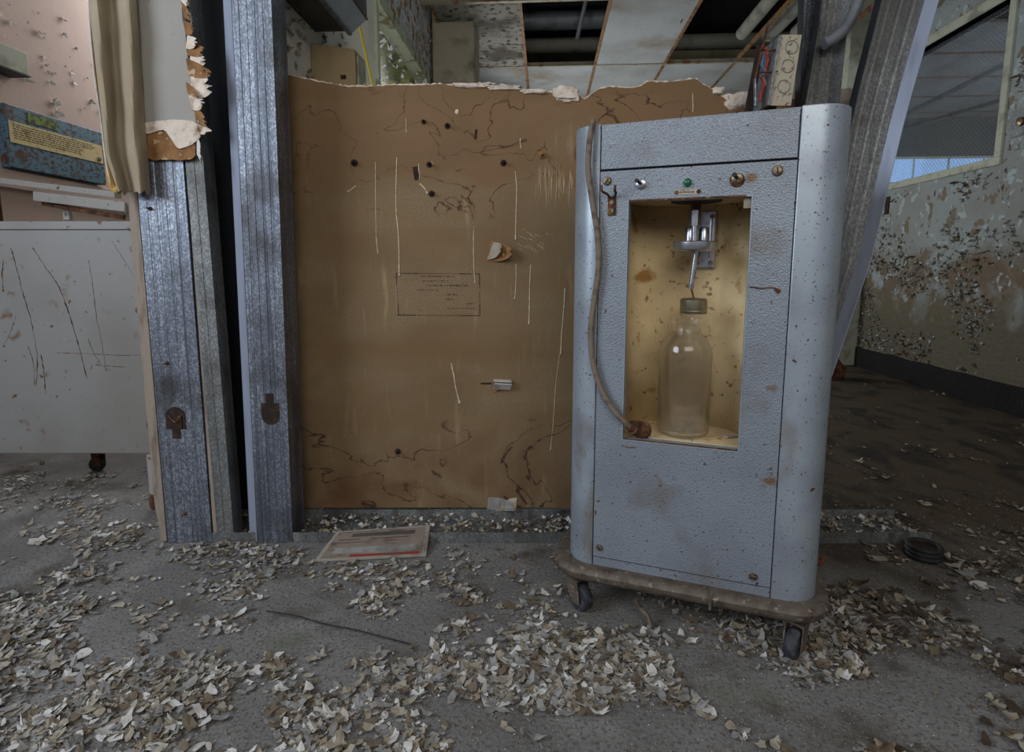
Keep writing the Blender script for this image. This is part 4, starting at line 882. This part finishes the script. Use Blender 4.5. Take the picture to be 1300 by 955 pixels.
MB().lathe([(.024, .004), (.026, .02), (.026, .05), (.020, .062)], (c.x, CY + .03, 0), 14).build('leg_foot', 'rust', ct, smooth=True, M4=TI)
c = atZ(128, 598); cst = bpy.data.objects.new('caster', None); COL.objects.link(cst); cst.parent = ct; cst.location = Vector((c.x, c.y, 0)) - ct.location
MB().lathe([(.01, -.012), (.028, -.012), (.030, -.008), (.030, .008), (.028, .012), (.01, .012)], (-.012, 0, .030), 18, 'y').build('wheel', 'black', cst, smooth=True)
mb = MB(); mb.b2((-.022, -.018, .028), (.012, -.0145, .08)); mb.b2((-.022, .0145, .028), (.012, .018, .08)); mb.b2((-.022, -.018, .08), (.03, .018, .085)); mb.tube([(.012, 0, .085), (.02, 0, zb + .02)], .012, 8); mb.build('fork', 'rust', cst)
rail3((c.x - .6, c.y, zb + .03), (c.x + .15, c.y, zb + .03), .03, .03, 'enamel_light', 'under_rail')
rail3((c.x + .02, CY + .01, zb + .03), (c.x + .02, c.y + .02, zb + .03), .03, .028, 'enamel_light', 'under_rail')
# wall box with labels on the peach wall
PX = LP + .05
a = atLat(5, 130, PX); b = atLat(128, 155, PX); cbt = atLat(14, 212, PX); z1 = a.z - .0; z0 = cbt.z; d0, d1 = a.y, b.y
wb = thing('wall_box', 'rusty blue metal box with cream and green labels on the peach wall', 'box', RW(LP, (d0 + d1) / 2, z0), -PHI)
L_ = d1 - d0; Hh = z1 - z0
MB().b2((.001, -L_ / 2, 0), (.05, L_ / 2, Hh)).build('box_body', 'blue_paint', wb, bevel=.004)
lb = MB().b2((.0505, -L_ / 2 + .01, Hh * .40), (.0525, L_ / 2 - .012, Hh * .74)).build('cream_label', 'label_cream', wb)
mb = MB()
for row in range(7):
    y = -L_ / 2 + .03; z = Hh * (.69 - row * .036)
    while y < L_ * (.36 if row < 3 else .2):
        w_ = random.uniform(.008, .026); mb.b2((.0526, y, z), (.053, y + w_, z + .004)); y += w_ + .006
mb.build('label_print', 'ink', lb)
MB().b2((.0505, -L_ / 2 + L_ * .20, Hh * .79), (.0525, -L_ / 2 + L_ * .48, Hh * .95)).build('green_label', 'label_green', wb)
MB().lathe([(.012, 0), (.010, .004)], (.053, L_ / 2 - .04, Hh * .47), 12, 'x').build('label_stud', 'duct', lb)
# small grey box higher on the wall
PX = LP + .10; a = atLat(-10, 60, PX); b = atLat(34, 62, PX); zz0 = atLat(20, 90, PX).z; zz1 = atLat(20, 62, PX).z
sb = thing('surface_box', 'small pale grey box high on the peach wall at top left', 'box', RW(LP, (a.y + b.y) / 2, zz0), -PHI)
MB().b2((.001, -(b.y - a.y) / 2 - .3, 0), (.10, (b.y - a.y) / 2, zz1 - zz0)).build('box_body', 'sill', sb, bevel=.003)
MB().b2((-.0 + .001, -(b.y - a.y) / 2 - .3, -.006), (.104, (b.y - a.y) / 2 + .004, -.001)).build('box_edge', 'galv_dark', sb)
# loose paint flakes on peach wall
def curl_mesh(mb, c, nrm, r, n=6, curl=.5, seedv=0, elong=1.0):
    nrm = nrm.normalized(); a = nrm.orthogonal().normalized(); ang = random.uniform(0, 6.28); u = a * math.cos(ang) + nrm.cross(a) * math.sin(ang); v = nrm.cross(u)
    pts = []
    if r > .006: n = max(n, 9)
    for k in range(n):
        th = 2 * math.pi * (k + random.uniform(-.35, .35)) / n; rr = r * random.uniform(.5, 1.15); x = math.cos(th) * rr * elong; y = math.sin(th) * rr * .7
        pts.append(c + u * x + v * y + nrm * (curl * x * x / r + abs(random.gauss(0, .04)) * r))
    base = len(mb.v); mb.v.append(c + nrm * 0); mb.v += pts
    for k in range(n): mb.f.append([base, base + 1 + k, base + 1 + (k + 1) % n]); mb.m.append(mb.cur)
mb = MB()
for i in range(170):
    dep = random.uniform(2.5, 4.4); z = random.choice((random.gauss(1.95, .12), random.gauss(1.62, .1), random.uniform(1.1, 2.2)))
    curl_mesh(mb, Vector((LP + .004, dep, z)), Vector((1, random.uniform(-.6, .6), random.uniform(-.6, .6))), random.uniform(.006, .026), 5, .8)
o = mb.build('peeling_paint', 'chip_white', fix=False, M4=RM); o['kind'] = 'stuff'; tag(o, 'pale curls of paint lifting off the peach wall', 'peeling paint')
# curls on the peeling white wall, behind the partition, and window trim
mb = MB()
for i in range(700):
    dep = random.uniform(1.9, 2.5) if i % 2 else random.uniform(3.8, 4.3); z = random.uniform(1.3, 2.6)
    curl_mesh(mb, Vector((LATL + .004, dep, z)), Vector((1, random.uniform(-.8, .8), random.uniform(-.8, .8))), random.uniform(.006, .02), 5, .9)
o = mb.build('wall_peeling', 'chip_tan', fix=False, M4=RM); o['kind'] = 'stuff'; tag(o, 'curled tan paint on the white wall behind the left stud', 'peeling paint')
# curls on right wall: two tones, clustered
mb = MB(); cntc = 0
while cntc < 2300:
    dep = random.uniform(2.6, 6.3); z = random.uniform(.18, SILL - .08 if dep > R0 - .1 else 2.4)
    dn = noise.noise((dep * 2.2, z * 2.8, 4)) + .25 * noise.noise((dep * 8, z * 8, 1))
    if dn + random.uniform(-.12, .12) < .02: continue
    mb.cur = random.choices((0, 1, 2), (2, 3, 4))[0]
    curl_mesh(mb, Vector((LATR - .003, dep, z)), Vector((-1, random.uniform(-.9, .9), random.uniform(-.9, .9))), random.uniform(.005, .020), 6, .9, elong=random.uniform(.6, 1.6)); cntc += 1
M['curl_pale'] = mat('curl_pale', (142, 146, 144), .8); M['curl_brown'] = mat('curl_brown', (88, 68, 50), .9); M['curl_grey'] = mat('curl_grey', (112, 108, 98), .8)
o = mb.build('peeling_curls', ['curl_brown', 'curl_pale', 'curl_grey'], fix=False, M4=RM); o['kind'] = 'stuff'; tag(o, 'curled brown and grey paint peeling off the right wall', 'peeling paint')
# outlet plate on right wall
PXr = LATR - .012; a = atLat(1283, 160, PXr); b = atLat(1330, 120, PXr)
ow = thing('wall_plate', 'metal wall plate with round knob at the right edge beside the wired window', 'wall plate', RW(LATR, a.y - .08, a.z - .05), -PHI)
MB().b2((-.012, -.09, -.02), (-.001, .08, .13)).build('plate', 'galv_dull', ow, bevel=.003); MB().lathe([(.026, 0), (.024, -.02), (.008, -.026)], (-.012, 0, .055), 16, 'x').build('knob', 'screw', ow, smooth=True)
c = atLat(1126, 261, LATR - .006); o = MB().box((0, 0, 0), (.008, .05, .14)).build('switch_plate', 'cut'); o.location = RW(LATR - .005, c.y, c.z); o.rotation_euler = (0, 0, -PHI); tag(o, 'narrow dark slot plate under the far corner of the wired window', 'wall plate')
# ---------------------------------------------------- things on the wall behind the partition
BD0 = 2.10
def atDep(px, py, dep):
    r = ray(px, py); t = dep / (r.x * math.sin(PHI) + r.y * math.cos(PHI)); return Vector(((r.x * math.cos(PHI) - r.y * math.sin(PHI)) * t, dep, H + r.z * t))
a = atDep(402, 54, BD0); b = atDep(450, 62, BD0); wB = b.x - LATL
bx = thing('tan_box', 'tan metal box with side switch on the wall above the torn board edge', 'box', RW(LATL, BD0, a.z - .3), -PHI)
mb = MB().b2((.001, 0, 0), (wB, .12, .3)); 
for v in mb.v:
    if v.x > .05 and v.z > .1: v.z -= .025
mb.build('box_body', 'switch_tan', bx, bevel=.003)
c = atDep(436, 98, BD0); MB().box((c.x - LATL, -.001, c.z - a.z + .3), (.02, .003, .014)).build('slot', 'cut', bx)
sp = MB().b2((wB + .0005, .02, .06), (wB + .006, .105, .26)).build('switch_plate', 'sill', bx, bevel=.002); MB().box((wB + .014, .06, .15), (.02, .014, .04), rotm(0, .4, 0)).build('lever', 'label_cream', sp)
p0 = atLat(458, 40, LATL + .002); p1 = atLat(474, 112, LATL + .002)
rot = (Vector((0, (p1 - p0).y, (p1 - p0).z))).to_track_quat('X', 'Z').to_matrix(); mid = (p0 + p1) / 2
MB().box(mid, ((p1 - p0).length * 1.6, .004, .022), rot).build('painted_line', 'yellow', wall_middle, M4=RM)
# wall mounted light box at the top
f0 = atLat(402, 41, LATL + .005)
lf = thing('wall_light_box', 'grey metal light box hanging on the wall at the top behind the studs', 'light fitting', RW(LATL, f0.y, f0.z), -PHI)
wl = .20; sec = [(.001, 0), (.13, .0), (.14, -.008), (wl, .04), (wl, .16), (.001, .16)]
n = len(sec); vs = [(x, -.55, z) for x, z in sec] + [(x, 0, z) for x, z in sec]
mb = MB().add(vs, [(i, (i + 1) % n, n + (i + 1) % n, n + i) for i in range(n)] + [list(range(n))[::-1], list(range(n, 2 * n))]); mb.m[0] = 1; mb.build('housing', ['fixture', 'fixture_dark'], lf, bevel=.002)
mb = MB().b2((.125, -.55, -.014), (.14, 0.002, .0)); mb.build('rim', 'galv', lf)
mb = MB().tube([(wl, -.5, .04), (wl, 0, .04)], .003, 6); mb.build('rust_edge', 'rust', lf)
# ================================================================== floor litter
# soaked folder near the track
pts = [atZ(428, 676, .040), atZ(546, 668, .040), atZ(541, 707, .003), atZ(398, 714, .003)]
c = sum(pts, Vector()) / 4; c.z = 0; fo = thing('paper_folder', 'soaked printed folder in a cloudy sleeve propped on the floor track', 'folder', (c.x, c.y, 0))
def strip(t0, t1, s0, s1, z, th_, m, name):
    def P2(s_, t_): return pts[0].lerp(pts[1], s_).lerp(pts[3].lerp(pts[2], s_), t_) - c
    q = [P2(s0, t0), P2(s1, t0), P2(s1, t1), P2(s0, t1)]
    MB().add([(p.x, p.y, p.z + z) for p in q] + [(p.x, p.y, p.z + z + th_) for p in q], [(3, 2, 1, 0), (4, 5, 6, 7)] + [(i, (i + 1) % 4, 4 + (i + 1) % 4, 4 + i) for i in range(4)]).build(name, m, fo)
strip(0, 1, 0, 1, 0, .003, 'plastic', 'sleeve'); strip(.06, .93, .04, .95, .0032, .001, 'magazine', 'printed_sheet')
strip(.86, .93, .3, .93, .0044, .0006, 'red_print', 'red_band'); strip(.15, .27, .2, .85, .0044, .0006, 'fixture_dark', 'dark_band'); strip(.62, .80, .12, .9, .0044, .0006, 'chip_grey', 'pale_band')
strip(.34, .37, .1, .8, .0044, .0006, 'fixture_dark', 'text_line'); strip(.44, .46, .1, .7, .0044, .0006, 'fixture_dark', 'text_line')
# ring, wire and sticks
c = atZ(1172, 708); rg = thing('rubber_ring', 'ridged black rubber wheel lying among chips on the right floor', 'wheel', (c.x, c.y, 0))
for k in range(3): MB().tube([(.040 * math.cos(a), .040 * math.sin(a), .010 + k * .013) for a in [2 * math.pi * i / 24 for i in range(25)]], .008, 8, caps=False).build('ridge', 'black', rg, smooth=True)
MB().lathe([(.034, .004), (.034, .032)], (0, 0, 0), 20).build('hub', 'cut', rg)
pth = smoothpath([atZ(x, y, .012 + .004 * (i % 2)) for i, (x, y) in enumerate(((338, 776), (375, 782), (410, 792), (450, 800), (482, 808), (520, 818)))], 4)
tag(MB().tube(pth, .0018, 5).build('thin_wire', 'black'), 'thin black wire lying across the chips in front of the board', 'wire')
for k, (a, b) in enumerate((((930, 789), (948, 803)), ((822, 805), (826, 788)), ((843, 806), (856, 816)))):
    p0, p1 = atZ(*a, .007), atZ(*b, .009); tag(MB().tube([p0, (p0 + p1) / 2, p1], .006, 8).build('pale_stick', 'chip_grey', smooth=True), ['pale stick on the floor left of the right front caster', 'short upright pale stick under the middle of the machine', 'short pale stick under the machine nearest the left caster'][k], 'stick')
# rusty litter heap behind leaning stud
o = lump((0, 0, .05), (.10, .07, .10), .8, (14, 9), 'rust', 'rubbish_heap', None, Matrix.Identity(4)); p = atZ(1052, 480); o.location = (p.x, p.y, .01); tag(o, 'reddish brown crumpled heap far behind the leaning stud', 'rubbish')
def machine_clear(x, y):
    v = Vector((x, y, 0)) - Vector(root.location); return not (XL - .05 < v.dot(U) < XR + .06 and abs(v.dot(W_)) < DEP / 2 + .05)
def blocked(x, y, r=.02):
    if YT - .012 - r < y < YB + .02 + r and -1.13 - r < x < 1.33 + r: return True
    d = Vector((x, y, 0)) - Vector(fo.location)
    if abs(d.x) < .2 + r and abs(d.y) < .07 + r: return True
    if (Vector((x, y)) - Vector(rg.location[:2])).length < .055 + r: return True
    if x < LP + .25 - .06 * y * 0 and x < LP + .1: return True
    return (x * math.cos(PHI) - y * math.sin(PHI)) > LATR - .05
# reusable curled chips
protos = []
def chip_mesh(i):
    rnd = random.Random(100 + i); n = rnd.randint(10, 14); curl = rnd.uniform(.05, .8); fl = rnd.uniform(.45, .9); hp = []
    for k in range(n):
        th = 2 * math.pi * (k + rnd.uniform(-.35, .35)) / n; rr = rnd.uniform(.62, 1.05); hp.append((math.cos(th) * rr, math.sin(th) * rr * fl))
    hp = [(0, 0)] + [(x * .5, y * .5) for x, y in hp] + hp
    zf = lambda x, y: curl * x * x * .75 + .05 * math.sin(4 * x + 3 * y)
    mn = min(zf(x, y) for x, y in hp); th_ = .05
    vs = [(x, y, zf(x, y) - mn + th_) for x, y in hp] + [(x, y, zf(x, y) - mn) for x, y in hp]
    K = len(hp); fs = []
    for k in range(n):
        k2 = (k + 1) % n; fs += [(0, 1 + k, 1 + k2), (1 + k, 1 + n + k, 1 + n + k2, 1 + k2)]
        fs += [(K, K + 1 + k2, K + 1 + k), (K + 1 + k, K + 1 + k2, K + 1 + n + k2, K + 1 + n + k), (1 + n + k, K + 1 + n + k, K + 1 + n + k2, 1 + n + k2)]
    return vs, fs
META = {'chip_white': 'white', 'chip_tan': 'tan', 'chip_brown': 'brown', 'chip_grey': 'grey'}
chipdata = {}
for m in META:
    for i in range(7):
        vs, fs = chip_mesh(i + 20 * list(META).index(m)); me = bpy.data.meshes.new('paint_chip'); me.from_pydata(vs, [], fs); me.materials.append(M[m])
        me.polygons.foreach_set('use_smooth', [True] * len(me.polygons)); me.set_sharp_from_angle(angle=math.radians(50)); chipdata[(m, i)] = me
def dens(x, y):
    u_ = x * .94 - y * .34; v_ = x * .34 + y * .94
    d = .30 + noise.noise((u_ * 2.6 + 5, v_ * 4.6, .3)) * 1.25 + .75 * noise.noise((u_ * 7, v_ * 11, 2)) + .3 * noise.noise((x * 22, y * 26, 5))
    if abs(y - 1.57) < .06 and -1.0 < x < .6: d += .35
    if y < 1.05: d -= .12
    if -.2 < x < .35 and 1.0 < y < 1.4: d += .18
    if x < -1.2 and y > 2.0: d -= .5
    if .15 < x < .75 and 1.05 < y < 1.5: d += .25
    if x > .75 and y > 1.6: d -= .2
    return d
cntb = 0; tries = 0
while cntb < 300 and tries < 20000:
    tries += 1
    px = random.uniform(-10, 1310); py = random.choice((random.uniform(700, 955), random.uniform(660, 955), random.uniform(740, 955)))
    p = atZ(px, py)
    if dens(p.x, p.y) < random.uniform(.15, .7) or blocked(p.x, p.y, .03): continue
    s_ = .011 + .024 * random.random() ** 2.4
    if not machine_clear(p.x, p.y) and random.random() < .75: continue
    m = random.choices(list(META), (4, 4, 1.2, 2))[0]
    if p.x > .7: m = random.choices(list(META), (1.5, 4, 2, 1))[0]
    o = bpy.data.objects.new('paint_chip', chipdata[(m, random.randrange(7))]); COL.objects.link(o)
    o.location = (p.x, p.y, .0005); o.scale = (s_, s_, s_ * .8); o.rotation_euler = (0, 0, random.uniform(0, 6.28))
    nm = META[m]; side = 'right' if p.x > .72 else ('left' if p.x < -.9 else ('machine' if p.x > .1 else 'middle'))
    if side == 'right': zone = 'on the right floor behind the machine' if p.y > 1.75 else ('on the right floor beside the rubber wheel' if p.y > 1.4 else ('on the right floor level with the right caster' if p.y > 1.1 else 'on the right floor nearest the camera'))
    elif side == 'left': zone = 'at the far left by the cart leg' if p.y > 1.7 else ('left of the foot of the keyhole stud' if p.y > 1.42 else ('on the left floor in mid distance' if p.y > 1.15 else 'on the left floor nearest the camera'))
    elif side == 'machine': zone = 'against the track left of the machine' if p.y > 1.4 else ('beside the left front caster' if p.x < .3 and p.y > 1.15 else ('in front of the machine' if p.y > 1.0 else 'on the floor nearest the camera before the machine'))
    else: zone = 'close to the soaked folder' if p.y > 1.4 and p.x < -.1 else ('beside the thin black wire' if 1.12 < p.y else ('on the floor nearest the camera left of centre' if p.x < -.4 else 'on the floor nearest the camera at centre'))
    sz = 'large' if s_ > .022 else ('medium sized' if s_ > .015 else 'small')
    tag(o, f'{sz} curled {nm} paint chip {zone}', 'paint chip', f'{nm} paint chips {zone}'); cntb += 1
def litter(name, cond, n, smin, smax, mats, wts, label, xr_, yr_, hmax=.010, sampler=None):
    mb = MB(); k = 0; tr = 0
    while k < n and tr < n * 12:
        tr += 1
        if sampler: x, y = sampler()
        else: x, y = random.uniform(*xr_), random.uniform(*yr_)
        if not cond(x, y): continue
        d = dens(x, y)
        if d < random.uniform(.0, 1.25): continue
        mb.cur = random.choices(range(len(mats)), wts)[0]; r_ = smin + (smax - smin) * random.random() ** 5
        tilt = Vector((random.gauss(0, .16), random.gauss(0, .16), 1))
        curl_mesh(mb, Vector((x, y, .002 + r_ * .25 + random.random() ** 2 * hmax * max(0, d))), tilt, r_, 6, random.uniform(-.1, .5), elong=random.uniform(.8, 1.7)); k += 1
    o = mb.build(name, mats, fix=False); o['kind'] = 'stuff'; tag(o, label, 'debris'); return o
M['chip_dark'] = mat('chip_dark', (62, 50, 38), .95)
four = ['chip_white', 'chip_tan', 'chip_brown', 'chip_grey']
def vis(y0, y1):
    def f():
        px = random.uniform(-120, 1420); py = random.uniform(y0, y1); p = atZ(px, py); return p.x, p.y
    return f
litter('paint_debris', lambda x, y: x < .85 and y < 1.95 and not blocked(x, y, 0.004), 30000, .0014, .016, four, (2.4, 4.5, 3, 4), 'dense small paint flakes and grit over the grey floor in front', None, None, sampler=vis(640, 1000))
litter('far_debris', lambda x, y: (x < -1.1 and y > 1.85) and not blocked(x, y, 0), 2600, .004, .018, four, (3, 4, 3, 4), 'flakes scattered on the floor of the room at left', (-2.4, -1.1), (1.85, 4.2))
litter('right_debris', lambda x, y: not blocked(x, y, 0) and machine_clear(x, y), 4600, .002, .018, ['chip_tan', 'chip_brown', 'chip_dark'], (2, 2.4, 2.4), 'brown rotting litter and flakes on the dark floor at right', None, None, sampler=lambda: (lambda p: (p.x, p.y))(atZ(random.uniform(1000, 1400), random.uniform(450, 960))))
# debris in the track channel
mb = MB()
for i in range(1500):
    x = random.uniform(-.95, 1.30); y = random.uniform(YT + .01, YB - .012)
    if XA0 - .03 < x < XB1 + .01 and y < YT + .11 and not (XC1 + .01 < x < XB0 - .02): continue
    mb.cur = random.choices((0, 1, 2, 3), (2, 5, 4, 1))[0]; curl_mesh(mb, Vector((x, y, .006 + random.random() * .02)), Vector((random.gauss(0, .4), random.gauss(0, .4), 1)), random.uniform(.004, .014), 6, .4)
o = mb.build('track_debris', four, fix=False); o['kind'] = 'stuff'; tag(o, 'tan flakes lying inside the floor track', 'debris')
# fine grit
mb = MB(); sm = vis(600, 1000)
for i in range(26000):
    x, y = sm()
    if blocked(x, y, 0): continue
    r_ = random.uniform(.0006, .0022); a = random.uniform(0, 6.28); mb.cur = random.choices((0, 1, 2, 3), (.2, 2, 5, 2))[0]
    base = len(mb.v); mb.v += [Vector((x + r_ * math.cos(a + k * 2.09), y + r_ * math.sin(a + k * 2.09), .0003)) for k in range(3)] + [Vector((x, y, r_ * 1.2))]
    for k in range(3): mb.f.append([base + k, base + (k + 1) % 3, base + 3]); mb.m.append(mb.cur)
o = mb.build('floor_grit', four, fix=False); o['kind'] = 'stuff'; tag(o, 'fine grit and dust crumbs over the front floor', 'grit')
